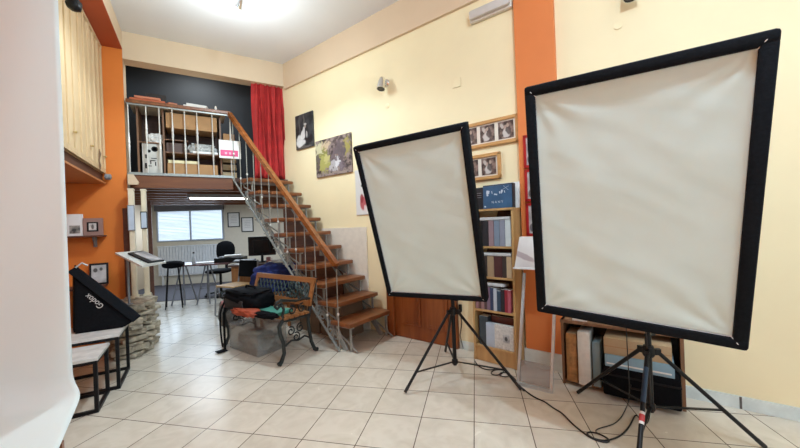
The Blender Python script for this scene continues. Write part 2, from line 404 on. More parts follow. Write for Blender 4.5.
# ================================================================== STAIRS
def stairs():
    t = thing('staircase', 'open-riser staircase with reddish wooden treads on silver iron supports along the cream wall', 'staircase', wn*2.36+wd*2.48, WROT+PI/2)
    # local x: up the flight (away), local y: towards the left (rail side) -> wall at negative y
    t.rotation_euler = (0, 0, math.atan2(wd.y, wd.x))
    Wd = .675
    for i in range(10):
        x = .2*i; z = .30+.1885*i
        m = MB(); m.b2((x, -Wd, z-.048), (x+.30, 0, z), .012); o = m.build('tread', M_tread, t, True)
    for sname, y in (('rail', -.05), ('wall', -Wd+.06)):
        for i in range(10):
            x = .2*i; z = .30+.1885*i - .048; zb = max(z-.1885, 0) if i else 0
            m = MB()
            m.b2((x+.03, y-.006, zb), (x+.055, y+.006, z))           # upright below the tread nose
            pts = [(x+.25, y, z)]
            for k in range(1, 9):
                u = k/8; pts.append((x+.25-.20*u+.05*math.sin(u*2*PI), y, z-(z-zb)*u if i else z*(1-u)))
            m.tube(pts, .009, 6)
            m.b2((x+.01, y-.02, z-.012), (x+.28, y+.02, z))
            if i == 0:
                m.tube([(x+.04, y, .12), (x+.02, y, .05), (x-.05, y, .012)], .01, 6)
                m.tube([(x+.25, y, z), (x+.18, y, .12), (x+.10, y, .012)], .01, 6)
            m.build('tread_support', M_steel, t)
        m = MB(); m.bar((.20, y, .10), (2.02, y, 1.82), .014, .05); m.bar((.20, y, .10), (.12, y, .0), .014, .05); m.build('stringer', M_steel, t)
    # scrollwork along the rail side stringer
    for i in range(9):
        m = MB(); cx, cz = .30+.2*i, .16+.1885*i
        for sgn in (1, -1):
            pts = []
            for k in range(22):
                a = k/21*3.6*PI; r = .014+.062*k/21
                pts.append((cx+sgn*(.035+0*r)+r*math.cos(a)*sgn, -.03, cz+sgn*.02+r*math.sin(a)))
            m.tube(pts, .0075, 5)
        m.build('scroll', M_steel, t)
    return t
stairs()

def railing():
    t = thing('stair_railing', 'sloping stair railing with varnished wooden handrail and thin silver balusters', 'railing', wn*2.335+wd*2.62)
    t.rotation_euler = (0, 0, math.atan2(wd.y, wd.x))
    p0 = Vector((0, 0, .90)); p1 = Vector((2.10, 0, 2.945))
    m = MB(); m.bar(p0, p1, .055, .05); o = m.build('handrail', M_rail, t)
    m = MB(); m.bar(p0-Vector((0, 0, .032)), p1-Vector((0, 0, .032)), .03, .010); m.build('rail_strip', plain('dark_rail_strip', (.10, .035, .02), .4), t)
    q0 = Vector((0, 0, .012)); q1 = Vector((2.10, 0, 2.055))
    m = MB(); m.bar(q0, q1, .022, .012); m.build('lower_rail', M_steel, t)
    n = 13
    for i in range(n):
        x = .0+2.02*i/(n-1); zb = .012+x*.973; zt = .885+x*.981-.03
        m = MB(); m.tube([(x, 0, zb), (x, 0, zt)], .006, 6)
        zk = zb+(zt-zb)*(.22 if i % 2 else .45)
        o = m.build('baluster', M_steel, t)
        MB().lathe([(.006, -.016), (.012, -.007), (.013, 0), (.012, .007), (.006, .016)], (x, 0, zk), 8).build('knot', plain('pale_silver_paint', (.66, .65, .62), .4, .3), o)
    return t
railing()
def loft_railing():
    t = thing('loft_railing', 'straight loft balustrade with brown wooden handrail and twisted silver balusters', 'railing', (-.68, LY-.0, LOFT+.006))
    L_ = 1.155
    m = MB(); m.b2((-.005, -.03, .875), (L_, .03, .92), .008); m.build('handrail', M_tread, t)
    m = MB(); m.b2((0, -.012, .855), (L_, .012, .875)); m.build('upper_rail', M_steel, t); MB().b2((0, -.012, 0), (L_, .012, .016)).build('bottom_rail', M_steel, t)
    xs = [.012, .19, .325, .465, .60, .74, .92, 1.14]
    for i, x in enumerate(xs):
        m = MB(); pts = [(x, 0, .01), (x, 0, .86)]; m.tube(pts, .0075, 6)
        zk = .55 if i % 2 else .36
        m.lathe([(.0075, -.15), (.014, -.02), (.010, 0), (.014, .02), (.0075, .15)], (x, 0, zk), 8)
        m.build('baluster', plain('pale_silver_paint', (.66, .65, .62), .4, .3), t)
    return t
loft_railing()

# ================================================================== LOFT CONTENTS
def loft_shelf():
    t = thing('shelf_unit', 'low brown shelf unit full of boxes behind the loft balustrade', 'shelf', (-.60, 5.34, LOFT))
    L_, D, H = .95, .36, .875
    for nm, lo, hi in [('side_panel', (0, 0, 0), (.02, D, H)), ('side_panel', (.27, 0, 0), (.29, D, H)), ('side_panel', (L_-.02, 0, 0), (L_, D, H)),
                       ('shelf_board', (0, 0, .0), (L_, D, .02)), ('shelf_board', (.02, 0, .42), (.27, D, .435)), ('shelf_board', (.29, 0, .31), (L_-.02, D, .325)), ('shelf_board', (.29, 0, .48), (.55, D, .49))]:
        MB().b2(lo, hi).build(nm, M_shelf, t)
    MB().b2((0, D-.012, .02), (L_, D, H)).build('back_panel', M_joistd, t)
    MB().b2((-.06, -.05, H), (L_+.06, D, H+.025)).build('top_board', plain('pale_board', (.62, .54, .42), .6), t)
    return t
loft_shelf()
X0, Y0 = -.60, 5.34
tag(MB().b2((X0+.31, Y0-.03, LOFT+.635), (X0+.90, Y0+.30, LOFT+.835), .004).build('cardboard_box', M_card), 'long brown cardboard box under the top board of the loft shelf', 'box')
t = thing('cardboard_box', 'low open brown box with pale sheets inside at loft shelf bottom', 'box', (X0+.31, Y0-.03, LOFT+.02))
MB().b2((0, 0, 0), (.58, .30, .15), .004).build('carton', M_card, t); MB().b2((.01, -.005, .15), (.36, .29, .19), .004).build('paper_stack', plain('pale_yellow_paper', (.75, .66, .40), .7), t)
tag(MB().b2((X0+.305, Y0+.02, LOFT+.325), (X0+.50, Y0+.26, LOFT+.45), .003).build('folder_box', plain('dark_brown_card', (.09, .05, .04), .6)), 'dark brown folder box in the middle bay of the loft shelf', 'box')
tag(blob('rolled_cloth', (X0+.72, Y0+.12, LOFT+.325+.075), (.34, .2, .15), plain('grey_speckled_cloth', (.42, .42, .40), .8, var=.5, scale=40), seed=4, amp=.25), 'crumpled grey speckled cloth on the middle board of the loft shelf', 'cloth')
tag(MB().b2((X0+.60, Y0-.01, LOFT+.325), (X0+.90, Y0+.02, LOFT+.355)).build('paper_stack', M_white), 'small white paper stack in front of the grey cloth on the loft shelf', 'papers')
tag(blob('white_bundle', (X0+.19, Y0+.12, LOFT+.435+.065), (.17, .16, .13), M_white, seed=9, amp=.3), 'bunched white cloth in upper left bay of the loft shelf', 'cloth')
m = MB(); m.b2((X0+.05, Y0-.02, LOFT+.021), (X0+.255, Y0+.06, LOFT+.41), .003)
pm = art('black_white_print', (.5, .48, .44), (.62, .6, .55), 8, [])
t = thing('printed_carton', 'pale carton printed with black appliance pictures in the loft shelf', 'box', (X0+.15, Y0-.02, LOFT+.021))
MB().b2((-.10, 0, 0), (.105, .10, .385), .003).build('carton', pm, t)
for (x, z, r) in [(.03, .32, .035), (-.03, .29, .02)]:
    MB().lathe([(r, 0), (r, .002), (r*.6, .002), (r*.6, 0)], (x, -.001, z), 14, (0, -1, 0)).build('print', M_black, t)
m = MB()
for (x, z, w, h) in [(.01, .17, .05, .012), (.035, .13, .012, .05), (-.06, .22, .02, .05), (-.065, .1, .02, .07), (-.03, .10, .05, .01), (.02, .2, .06, .01), (-.015, .15, .012, .05)]: m.b2((x-w/2, -.002, z-h/2), (x+w/2, 0, z+h/2))
m.build('print', M_black, t)
ztop = LOFT+.90
t = thing('flat_box', 'flat orange-red box lying on the loft shelf top', 'box', (-.46, 5.44, ztop))
MB().b2((-.20, -.1, 0), (.17, .12, .085), .004).build('base', plain('orange_red_card', (.55, .14, .06), .6), t); MB().b2((-.15, -.11, .085), (.12, .10, .115), .004).build('lid', plain('salmon_card', (.62, .22, .12), .6), t)
tag(MB().box((-.22, 5.42, ztop+.045), (.10, .1, .09), Matrix.Rotation(.3, 3, 'Z')).build('notebook', plain('red_brown_card', (.5, .18, .1), .6)), 'small red-brown notebook right of the flat orange box', 'notebook')
tag(MB().box((-.41, 5.63, ztop+.135), (.24, .015, .27), Matrix.Rotation(-.2, 3, 'X')).build('dark_screen', plain('dark_grey_plastic', (.035, .035, .038), .4)), 'dark grey flat screen standing behind the orange box', 'screen')
m = MB(); m.box((.06, 5.46, ztop+.045), (.27, .2, .09), Matrix.Rotation(-.15, 3, 'Z')); tag(m.build('paper_stack', M_white), 'thick white paper stack on the loft shelf top', 'papers')
m = MB(); m.box((.08, 5.48, ztop+.112), (.25, .12, .03), Matrix.Rotation(-.25, 3, 'Z') @ Matrix.Rotation(.12, 3, 'Y')); tag(m.build('envelope_stack', M_white), 'tilted white envelopes on top of the thick paper stack', 'papers')
m = MB(); m.lathe([(.026, 0), (.024, .05), (.010, .08), (.016, .10), (.012, .125), (.002, .14)], (.30, 5.42, ztop), 12); tag(m.build('figurine', M_white, smooth=True), 'tiny white figurine at the right end of the loft shelf top', 'figurine')
t = thing('paper_sign', 'white paper sign with pink band hung on railing at the stair head', 'sign', (.445, LY-.035, 2.43), 0)
MB().b2((-.135, -.004, -.125), (.135, .004, .125)).build('sheet', M_white, t)
MB().b2((-.12, -.006, -.095), (.10, -.003, -.01)).build('pink_band', plain('magenta_print', (.70, .06, .20), .5), t)
m = MB()
for x in (-.05, .0, .05): m.b2((x-.015, -.007, -.07), (x+.012, -.0055, -.04))
m.build('print', plain('pale_pink', (.85, .4, .5), .5), t)
t = thing('rattan_stand', 'narrow light wooden crate on the loft behind the pink and white sign', 'crate', (.45, 5.50, LOFT))
for k in range(5): MB().b2((-.09, -.07, .02+.11*k), (.09, .07, .10+.11*k), .004).build('slat_tier', plain('light_cane', (.40, .30, .17), .7), t)
MB().b2((-.07, -.06, .55), (.08, .06, .66), .004).build('top_box', M_card, t)
# curtain
cx0, cx1 = .772, 1.232
def cur(u, v):
    x = cx0+(cx1-cx0)*u; z = LOFT+.012+(3.70-LOFT)*v
    f = (.040*math.sin(u*2*PI*5.5+.7*math.sin(v*3))+.012*math.sin(u*2*PI*12+2))*(.55+.45*(1-v))
    return Vector((x+.01*math.sin(v*7+u*20), 5.325+f, z))
o = MB().grid(cur, 130, 20).build('curtain', M_red, smooth='all', solid=.004); tag(o, 'tall red pleated curtain hanging at the right end of the loft', 'curtain')

# ================================================================== RIGHT WALL HANGINGS
def wthing(name, label, cat, a, z, off=0, group=None): return thing(name, label, cat, wpt(a, z, off), WROT, group)
def canvas(name, label, a0, a1, z0, z1, mat, th=.025):
    t = wthing(name, label, 'picture', (a0+a1)/2, (z0+z1)/2, .001); w, h = abs(a1-a0), z1-z0
    MB().b2((-w/2, -th, -h/2), (w/2, 0, h/2), .003).build('canvas', mat, t)
    return t
wht = (.75, .75, .73)
a1m = art('night_wedding_print', (.010, .012, .015), (.05, .055, .06), 9, [(0, .12, .02, .12, (.13, .13, .12)), (-.10, .06, .015, .2, (.10, .10, .10)), (.05, .0, .05, .10, (.012, .012, .014)), (-.11, -.13, .075, .10, wht), (-.07, -.17, .10, .05, wht), (-.03, -.06, .05, .07, wht), (.0, .0, .03, .06, (.66, .66, .64)), (.06, -.06, .02, .05, (.5, .5, .48)), (.03, .065, .022, .028, (.45, .36, .30)), (.03, .09, .035, .014, (.6, .6, .58)), (.13, -.14, .07, .05, (.012, .012, .014)), (-.03, -.235, .2, .02, (.12, .11, .10))], warp=.07)
canvas('canvas_print', 'small dark canvas of a white figure, highest on the wall by the curtain', 3.80, 4.20, 2.45, 2.95, a1m)
a2m = art('forest_stream_print', (.05, .035, .035), (.30, .23, .21), 22, [(-.22, .02, .14, .20, (.26, .25, .06)), (-.18, -.08, .12, .13, (.42, .40, .12)), (-.27, .14, .08, .08, (.62, .58, .38)), (-.12, .17, .10, .05, (.60, .45, .30)), (-.12, -.03, .06, .06, (.55, .50, .20)), (.27, .08, .06, .13, (.35, .30, .08)), (-.30, -.04, .04, .12, (.12, .09, .10)), (.04, -.03, .07, .14, (.16, .12, .13)), (.14, .04, .10, .16, (.13, .10, .11)), (.03, -.12, .09, .08, (.50, .47, .48)), (.09, -.11, .035, .09, (.72, .70, .70)), (.13, -.15, .08, .035, (.66, .64, .66)), (.08, .0, .02, .03, (.3, .18, .13)), (0, -.235, .4, .03, (.34, .27, .24)), (.18, -.16, .05, .06, (.16, .12, .14))], warp=.22)
canvas('canvas_print', 'larger square canvas of a green and purple forest stream', 3.06, 3.76, 1.99, 2.497, a2m)
a3m = art('white_ballet_print', (.68, .67, .65), (.74, .73, .71), 2, [(-.16, -.14, .055, .09, (.45, .03, .05)), (-.18, -.08, .03, .06, (.3, .03, .04)), (-.13, -.21, .02, .05, (.8, .7, .7)), (-.17, .08, .02, .02, (.03, .03, .03))])
canvas('poster', 'white poster with a small red figure, half hidden by the middle softbox', 2.45, 3.02, 1.43, 2.0, a3m, .012)
def triple(label, a_r, z0, z1, wid, n, seed):
    t = wthing('framed_wedding_photos', label, 'picture', a_r+wid/2, (z0+z1)/2, .001); h = z1-z0; fr = .032
    m = MB(); m.b2((-wid/2, -.025, h/2-fr), (wid/2, 0, h/2), .004); m.b2((-wid/2, -.025, -h/2), (wid/2, 0, -h/2+fr), .004)
    m.b2((-wid/2, -.025, -h/2), (-wid/2+fr, 0, h/2), .004); m.b2((wid/2-fr, -.025, -h/2), (wid/2, 0, h/2), .004); m.build('frame', M_oak, t)
    MB().b2((-wid/2+fr, -.010, -h/2+fr), (wid/2-fr, -.002, h/2-fr)).build('mount', plain('ivory_mount', (.80, .74, .64), .6), t)
    pw = (wid-2*fr)/n
    for k in range(n):
        rr = random.Random(seed+k); c = -wid/2+fr+pw*(k+.5)
        bl = [(rr.uniform(-.02, .02), -.03, .035, .05, (.66, .62, .58)), (rr.uniform(-.03, .0), .02, .018, .022, (.45, .33, .27)), (rr.uniform(.01, .03), .0, .025, .05, (.07, .05, .05)), (rr.uniform(-.01, .02), .04, .016, .018, (.5, .38, .3)), (-.035, .035, .015, .03, (.55, .5, .45))]
        pm = art('wedding_photo', (.05, .03, .025), (.26, .18, .15), 22, bl, warp=.05)
        o = MB().b2((-pw*.40, -.013, -h*.32), (pw*.40, -.009, h*.32)).build('photo', pm, t); o.location = (c, 0, 0)
    return t
triple('wide oak frame with three wedding photos, upper of two by the orange pillar', .942, 2.004, 2.252, .60, 3, 3)
triple('narrower oak frame with wedding photos, lower one above the bookcase', 1.12, 1.69, 1.938, .42, 2, 40)
for lab, z0, z1, sd in [('topmost red-framed photo on the orange pillar', 1.745, 2.03, 1), ('middle red-framed photo on the orange pillar', 1.45, 1.73, 2), ('lowest red-framed photo on the orange pillar', 1.15, 1.435, 3)]:
    t = wthing('red_frame', lab, 'picture', .79, (z0+z1)/2, .0515, 'red frames on the pillar'); h = z1-z0; w = .21; fr = .022
    m = MB(); m.b2((-w/2, -.02, h/2-fr), (w/2, 0, h/2)); m.b2((-w/2, -.02, -h/2), (w/2, 0, -h/2+fr)); m.b2((-w/2, -.02, -h/2), (-w/2+fr, 0, h/2)); m.b2((w/2-fr, -.02, -h/2), (w/2, 0, h/2)); m.build('frame', M_redf, t)
    rr = random.Random(sd)
    pm = art('portrait_photo', (.35, .33, .33), (.62, .60, .60), 12, [(rr.uniform(-.03, .03), -.02, .04, .06, (.10, .09, .10)), (.0, .05, .03, .035, (.5, .36, .3)), (-.05, -.07, .03, .04, (.05, .05, .06))])
    MB().b2((-w/2+fr, -.010, -h/2+fr), (w/2-fr, -.002, h/2-fr)).build('photo', pm, t)
# wall spots
def wallspot(label, a, z, off=.0):
    t = wthing('wall_spotlight', label, 'spotlight', a, z)
    MB().lathe([(.045, 0), (.045, .012), (.035, .022), (.012, .03)], (0, -.0005, .05), 16, (0, -1, 0)).build('base', M_chrome, t, True)
    MB().tube([(0, -.02, .05), (0, -.07, .045), (0, -.09, .03)], .010, 8).build('arm', M_chrome, t, True)
    ax = Vector((.05, -.25, -1)).normalized()
    MB().lathe([(.018, .10), (.034, .085), (.044, .04), (.05, -.02), (.052, -.05), (.046, -.05), (.044, -.03)][::-1], (0, -.10, .0), 18, Vector((0, .25, 1))).build('shade', M_chrome, t, True)
    MB().lathe([(.04, -.045), (.04, -.035), (.02, -.03)], (0, -.10, .0), 14, Vector((0, .25, 1))).build('lamp_face', plain('dark_lamp_glass', (.06, .06, .06), .1), t)
    return t
wallspot('chrome wall spotlight on the plain wall above the forest canvas', 2.455, 2.905)
wallspot('chrome wall spotlight right of the orange pillar, above the right softbox', .085, 2.915)
tag(place(MB().lathe([(.028, 0), (.028, .006), (.02, .008)], (0, -.0005, 0), 18, (0, -1, 0)).build('cable_cap', M_wall, smooth=True), wpt(2.46, 2.69), WROT), 'round cream cable cap on the wall under the left spotlight', 'cap')
tag(place(MB().lathe([(.028, 0), (.028, .006), (.02, .008)], (0, -.0005, 0), 18, (0, -1, 0)).build('cable_cap', M_wall, smooth=True), wpt(.175, 2.745), WROT), 'round cream cable cap on the wall above the right softbox', 'cap')
t = wthing('blank_wall_plate', 'small square cream blank plate high on the wall left of the pillar', 'wall plate', 1.545, 2.70, .0005)
MB().b2((-.045, -.008, -.045), (.045, 0, .045), .003).build('plate', M_wall, t)
# emergency light
t = wthing('emergency_light', 'long white emergency light box high on the wall left of the orange pillar', 'light', 1.16, 3.262, .001)
MB().b2((-.205, -.045, -.055), (.205, 0, .055), .010).build('housing', plain('ivory_plastic', (.72, .67, .58), .4), t, True)
MB().b2((-.195, -.085, -.042), (.195, -.046, .045), .018).build('diffuser', M_lens, t, True)
# white board against the wall under the stair
t = wthing('white_board', 'plain white board leaning against the wall behind the lower stairs', 'board', 3.28, 0, .012)
MB().b2((-.42, -.008, .001), (.42, .008, 1.276)).build('panel', plain('off_white_board', (.78, .72, .62), .6), t)

# ================================================================== BOOKCASE
bx = Vector((.28, -.96, 0)).normalized(); by0 = Vector((.96, .28, 0)).normalized()   # it leans a little against the wall
LEAN = .03; by = by0*math.cos(LEAN)-Vector((0, 0, math.sin(LEAN))); bz = by0*math.sin(LEAN)+Vector((0, 0, math.cos(LEAN)))
BKR = Matrix((bx, by, bz)).transposed()
BW, BD, BH = .415, .166, 1.40
KX = BW/.48
bko = Vector((2.308, 1.949, .0055)) - bx*BW
def bk(x, y, z): return bko + bx*x + by*y + bz*z
t = thing('bookcase', 'narrow pine bookcase against the wall left of the orange pillar', 'bookcase', bko, rot=BKR)
MB().b2((0, 0, 0), (.018, BD, BH), .002).build('side_panel', M_pine, t); MB().b2((BW-.02, 0, 0), (BW, BD, BH), .002).build('side_panel', M_pine, t)
MB().b2((.018, BD-.008, .06), (BW-.02, BD, BH)).build('back_panel', M_joistd, t)
SH = [.14, .475, .78, 1.058]
for z in SH: MB().b2((.018, .002, z-.018), (BW-.02, BD-.008, z)).build('shelf', M_pine, t)
MB().b2((-.004, -.004, BH-.02), (BW+.004, BD, BH), .002).build('top', M_pine, t)
MB().b2((.018, .01, 0), (BW-.02, .025, SH[0]-.018)).build('plinth', M_pine, t)
def book(x, z, w, h, col, label, depth=.10, y=.010, lean=0, name='book', grp=None):
    x *= KX; w *= KX
    mm = colmat('cover_%02d%02d%02d' % tuple(int(c*99) for c in col), col, .5)
    tt = thing(name, label, 'book', bk(x, y, z), 0, grp, BKR)
    MB().b2((0, 0, 0), (w, depth, h), .003).build('cover', mm, tt)
    MB().b2((.003, .004, h-.001), (w-.003, depth-.002, h+.0015)).build('pages', M_white, tt)
    return tt
BK1 = [((.012, .012, .015), 'black'), ((.02, .02, .025), 'black'), ((.30, .20, .22), 'dusty pink'), ((.20, .25, .32), 'blue-grey'), ((.26, .27, .33), 'grey-mauve'), ((.60, .64, .64), 'white')]
bnames = ['leftmost wide black binder on the top shelf of the bookcase', 'narrow black binder next to the pink one on the top shelf', 'dusty pink binder on the top shelf of the bookcase', 'blue-grey binder beside the pink one on the top shelf', 'grey-mauve binder left of the white one on the top shelf', 'white binder at right end of the bookcase top shelf']
xs = [.03, .13, .20, .262, .325, .385]; wdt = [.095, .065, .058, .06, .056, .06]
for i, (c, nm) in enumerate(BK1): book(xs[i], SH[3], wdt[i], .235, c, bnames[i], grp='binders on the top shelf')
BK2 = [((.05, .03, .028), .07, 'leftmost dark brown album on the second shelf'), ((.03, .022, .022), .07, 'blackish album second from the left on the second shelf'), ((.36, .25, .15), .075, 'tan album standing on the second shelf'), ((.08, .025, .025), .09, 'dark red-brown album on the second shelf'), ((.05, .035, .03), .04, 'narrow black-brown album on the second shelf'), ((.50, .36, .22), .055, 'beige album at right end of the second shelf')]
x = .03
for c, w, lb in BK2: book(x, SH[2], w, .19, c, lb, grp='albums on the second shelf'); x += w+.003
BK3 = [((.32, .16, .17), .03, 'pinkish book at left end of the third shelf'), ((.14, .06, .05), .03, 'brown book second from left on third shelf'), ((.36, .20, .20), .035, 'rose book third from left on third shelf'), ((.10, .06, .06), .03, 'dark book between rose and purple on third shelf'), ((.22, .14, .20), .035, 'purple-grey book on the third shelf'), ((.03, .05, .11), .035, 'dark navy book in the middle of third shelf'), ((.50, .54, .60), .038, 'pale blue-white book on the third shelf'), ((.03, .06, .10), .04, 'dark blue book right of the pale one on third shelf'), ((.02, .02, .03), .04, 'black book on the third shelf'), ((.30, .025, .04), .03, 'red book on the third shelf'), ((.42, .10, .14), .034, 'light red book at right end of the third shelf')]
x = .03; rr = random.Random(2)
for c, w, lb in BK3: book(x, SH[1], w, .20+rr.uniform(-.035, .02), c, lb, grp='books on the third shelf'); x += w+.002
for z, x0, x1, lb in [(SH[3]+.238, .06, .44, 'light grey folder lying across the binders, top shelf'), (SH[2]+.193, .10, .44, 'white folder lying across the albums of the second shelf'), (SH[1]+.222, .14, .36, 'white folder lying across the books of the third shelf')]:
    t = thing('folder', lb, 'folder', bk(x0*KX, .004, z), rot=BKR); MB().b2((0, 0, 0), ((x1-x0)*KX, .105, .026), .003).build('cover', plain('light_grey_card', (.55, .55, .55), .6), t)
book(.05, SH[0], .10, .265, (.04, .055, .065), 'big dark slate album on the bottom shelf', .085, .03)
book(.16, SH[0], .25, .27, (.12, .04, .035), 'dark red-brown album standing behind the white patterned one', .018, .092)
t = thing('photo_album', 'white patterned album with small picture on bottom shelf', 'album', bk(.12, .02, SH[0]), rot=BKR)
MB().b2((0, 0, 0), (.265, .045, .215), .004).build('cover', plain('white_quilted_cover', (.62, .60, .56), .6, var=.2, scale=50, bump=.3), t)
MB().b2((0, -.002, 0), (.085, .03, .217), .003).build('spine', plain('pale_blue_cloth', (.42, .48, .56), .6), t)
MB().b2((.165, -.004, .07), (.225, .001, .135)).build('picture', art('small_bw_photo', (.25, .25, .25), (.5, .5, .5), 20, [(.195, .1, .015, .02, (.03, .03, .03))]), t)
# on top of the bookcase
t = thing('blue_box', 'blue printed box standing on top of the bookcase', 'box', bk(.135, -.005, BH), rot=BKR)
MB().b2((0, 0, 0), (.275, .055, .205), .003).build('carton', plain('steel_blue_print', (.045, .11, .21), .35, var=.2, scale=8), t)
MB().b2((.0, .004, -.0), (.283, .056, .214)).build('edge', plain('black_card', (.015, .016, .02), .5), t)
m = MB()
for (x, z, w, h) in [(.05, .150, .030, .030), (.045, .125, .016, .02), (.09, .145, .006, .024), (.125, .125, .03, .012), (.165, .14, .010, .02), (.185, .15, .016, .022), (.18, .138, .008, .02), (.21, .143, .006, .02), (.02, .02, .016, .012)]:
    m.box((x, -.0008, z), (w, .0015, h), Matrix.Rotation(.2*((x*1000) % 3-1), 3, 'Y'))
m.bar((.20, -.0008, .195), (.245, -.0008, .155), .0015, .005, (0, 1, 0)); m.bar((.195, -.0008, .165), (.25, -.0008, .19), .0015, .005, (0, 1, 0))
m.build('print', plain('white_print', (.62, .68, .74), .5), t)
text('lettering', 'N A N Y', .03, plain('white_print', (.62, .68, .74), .5), t, (.14, -.0012, .055), (PI/2, 0, 0), .0004)
t = thing('black_box', 'black box left of the blue box on top of bookcase', 'box', bk(-.045, .02, BH), rot=BKR)
MB().b2((0, 0, 0), (.175, .07, .205), .004).build('carton', plain('dark_navy_card', (.012, .014, .02), .4), t)
m = MB()
for z in (.13, .15, .11): m.b2((.09, -.001, z), (.15, .0005, z+.004))
m.build('print', plain('grey_print', (.25, .25, .28), .5), t)
t = thing('white_board', 'white sheet standing behind the blue box on the bookcase', 'panel', bk(.20, .075, BH), rot=BKR)
MB().box((.11, .01, .115), (.26, .012, .23), Matrix.Rotation(-.08, 3, 'X')).build('panel', M_white, t)

# door keys hanging by the bookcase
t = wthing('hanging_key', 'black handset hanging on the wall between the door and bookcase', 'handset', 1.60, .42, .001)
MB().b2((-.016, -.025, -.04), (.016, 0, .035), .006).build('handset', M_black, t, True)
MB().tube([(0, -.012, -.04), (.015, -.02, -.15), (-.01, -.02, -.28), (.03, -.04, -.40)], .004, 6).build('cord', M_cordb, t)

# ================================================================== DISPLAY STAND
t = thing('display_stand', 'aluminium display stand with tilted leaflet tray before the orange pillar', 'stand', (0, 0, 0))
pa, pb = Vector((2.118, 1.785, 0)), Vector((2.208, 1.557, 0)); back = wn*.27
ta, tb = pa+back+Vector((.0, .0, .84)), pb+back+Vector((.0, 0, .84))
m = MB(); dx = (pb-pa).normalized()
m.bar(pa, ta, .02, .02); m.bar(pb, tb, .02, .02); m.bar(pa+Vector((0, 0, .012)), pb+Vector((0, 0, .012)), .02, .024); m.build('frame', M_alu, t)
MB().prism([pa+back*.02+Vector((0, 0, .03)), pb+back*.02+Vector((0, 0, .03)), pb+back*.2+Vector((0, 0, .18)), pa+back*.2+Vector((0, 0, .18))], wn*.004).build('clear_panel', plain('smoked_acrylic', (.35, .34, .33), .15, alpha=.45), t)
qa, qb = pa+back*.40, pb+back*.40
lean = wn*.16
p1 = qa-dx*.03+Vector((0, 0, .90)); p2 = qb+dx*.03+Vector((0, 0, .90)); p3 = p2+lean+Vector((0, 0, .25)); p4 = p1+lean+Vector((0, 0, .25))
MB().prism([p1, p2, p3, p4], wn*.012).build('leaflet_panel', art('leaflet_print', (.62, .55, .52), (.72, .67, .64), 4, [(2.235, 1.03, .022, .05, (.45, .25, .24)), (2.27, 1.08, .03, .03, (.55, .36, .34)), (2.29, 1.0, .02, .04, (.40, .30, .30)), (2.21, .97, .02, .02, (.5, .3, .28))], warp=.08), t)
MB().prism([p1-wn*.035, p2-wn*.035, p2, p1], (0, 0, .012)).build('ledge', M_trimw, t)

# ================================================================== LOW SHELF AND ITS CONTENTS
lo = wn*2.836+wd*.61; lo = Vector((lo.x, lo.y, 0)); LW, LD, LH = .74, .215, .50
t = thing('low_shelf', 'low open brown shelf against the wall behind the right softbox', 'shelf', lo, WROT)
MB().b2((0, 0, 0), (.018, LD, LH)).build('side_panel', M_shelf, t); MB().b2((LW-.02, 0, 0), (LW, LD, LH)).build('side_panel', M_shelf, t)
MB().b2((-.004, -.004, LH-.022), (LW+.004, LD, LH), .002).build('top', M_shelf, t); MB().b2((.018, LD-.01, .03), (LW-.02, LD, LH-.022)).build('back_panel', M_black, t)
MB().b2((.018, .01, .02), (LW-.02, LD-.01, .034)).build('bottom_board', M_shelf, t)
def lt(name, label, cat, x, y, z): return thing(name, label, cat, lo+(-wd)*x+wn*y+Vector((0, 0, z)), WROT)
t = lt('photo_album', 'thick gold-brown album standing at the left of the low shelf', 'album', .035, -.02, .034)
MB().b2((0, 0, 0), (.075, .2, .37), .010).build('cover', plain('gold_brown_cover', (.36, .18, .06), .4, var=.4, scale=25), t, True)
MB().b2((.005, .008, .365), (.07, .195, .372)).build('pages', M_tan, t)
t = lt('white_box', 'tall white wrapped box between the brown and blue albums', 'box', .118, -.035, .034)
MB().b2((0, 0, 0), (.085, .2, .40), .008).build('carton', plain('glossy_white_wrap', (.74, .75, .70), .25, var=.08, scale=20, bump=.3), t, True)
t = lt('blue_box', 'light blue upright box beside the tall white one on the low shelf', 'box', .212, -.01, .034)
MB().b2((0, 0, 0), (.052, .19, .33), .006).build('carton', plain('light_blue_card', (.26, .42, .52), .5), t, True)
# case and boxes
t = lt('equipment_case', 'black case on the floor part of the low shelf under the light blue box', 'case', .285, -.10, .034)
MB().b2((0, 0, 0), (.43, .28, .20), .012).build('body', M_cloth, t, True); MB().b2((-.003, -.006, .145), (.433, .283, .158), .004).build('seam', M_blackm, t)
MB().tube([(.16, -.003, .11), (.165, -.03, .10), (.25, -.03, .10), (.255, -.003, .11)], .007, 6).build('handle', M_black, t)
t = lt('blue_box', 'flat light blue box lying between black case and tan carton', 'box', .30, -.085, .234)
MB().b2((0, 0, 0), (.385, .25, .085), .004).build('carton', plain('light_blue_card', (.26, .42, .52), .5), t); MB().b2((.01, -.002, .02), (.37, .001, .03)).build('print', M_white, t)
t = lt('cardboard_box', 'tan carton on top of the flat light blue box', 'box', .295, -.075, .319)
MB().b2((0, 0, 0), (.38, .25, .115), .004).build('carton', M_tan, t); MB().b2((0, -.001, .055), (.38, .001, .06)).build('flap_line', M_card, t)
t = lt('paper_slip', 'small white card lying on top of the low shelf', 'card', .08, .02, LH)
MB().b2((0, 0, 0), (.10, .06, .012)).build('card', M_white, t)

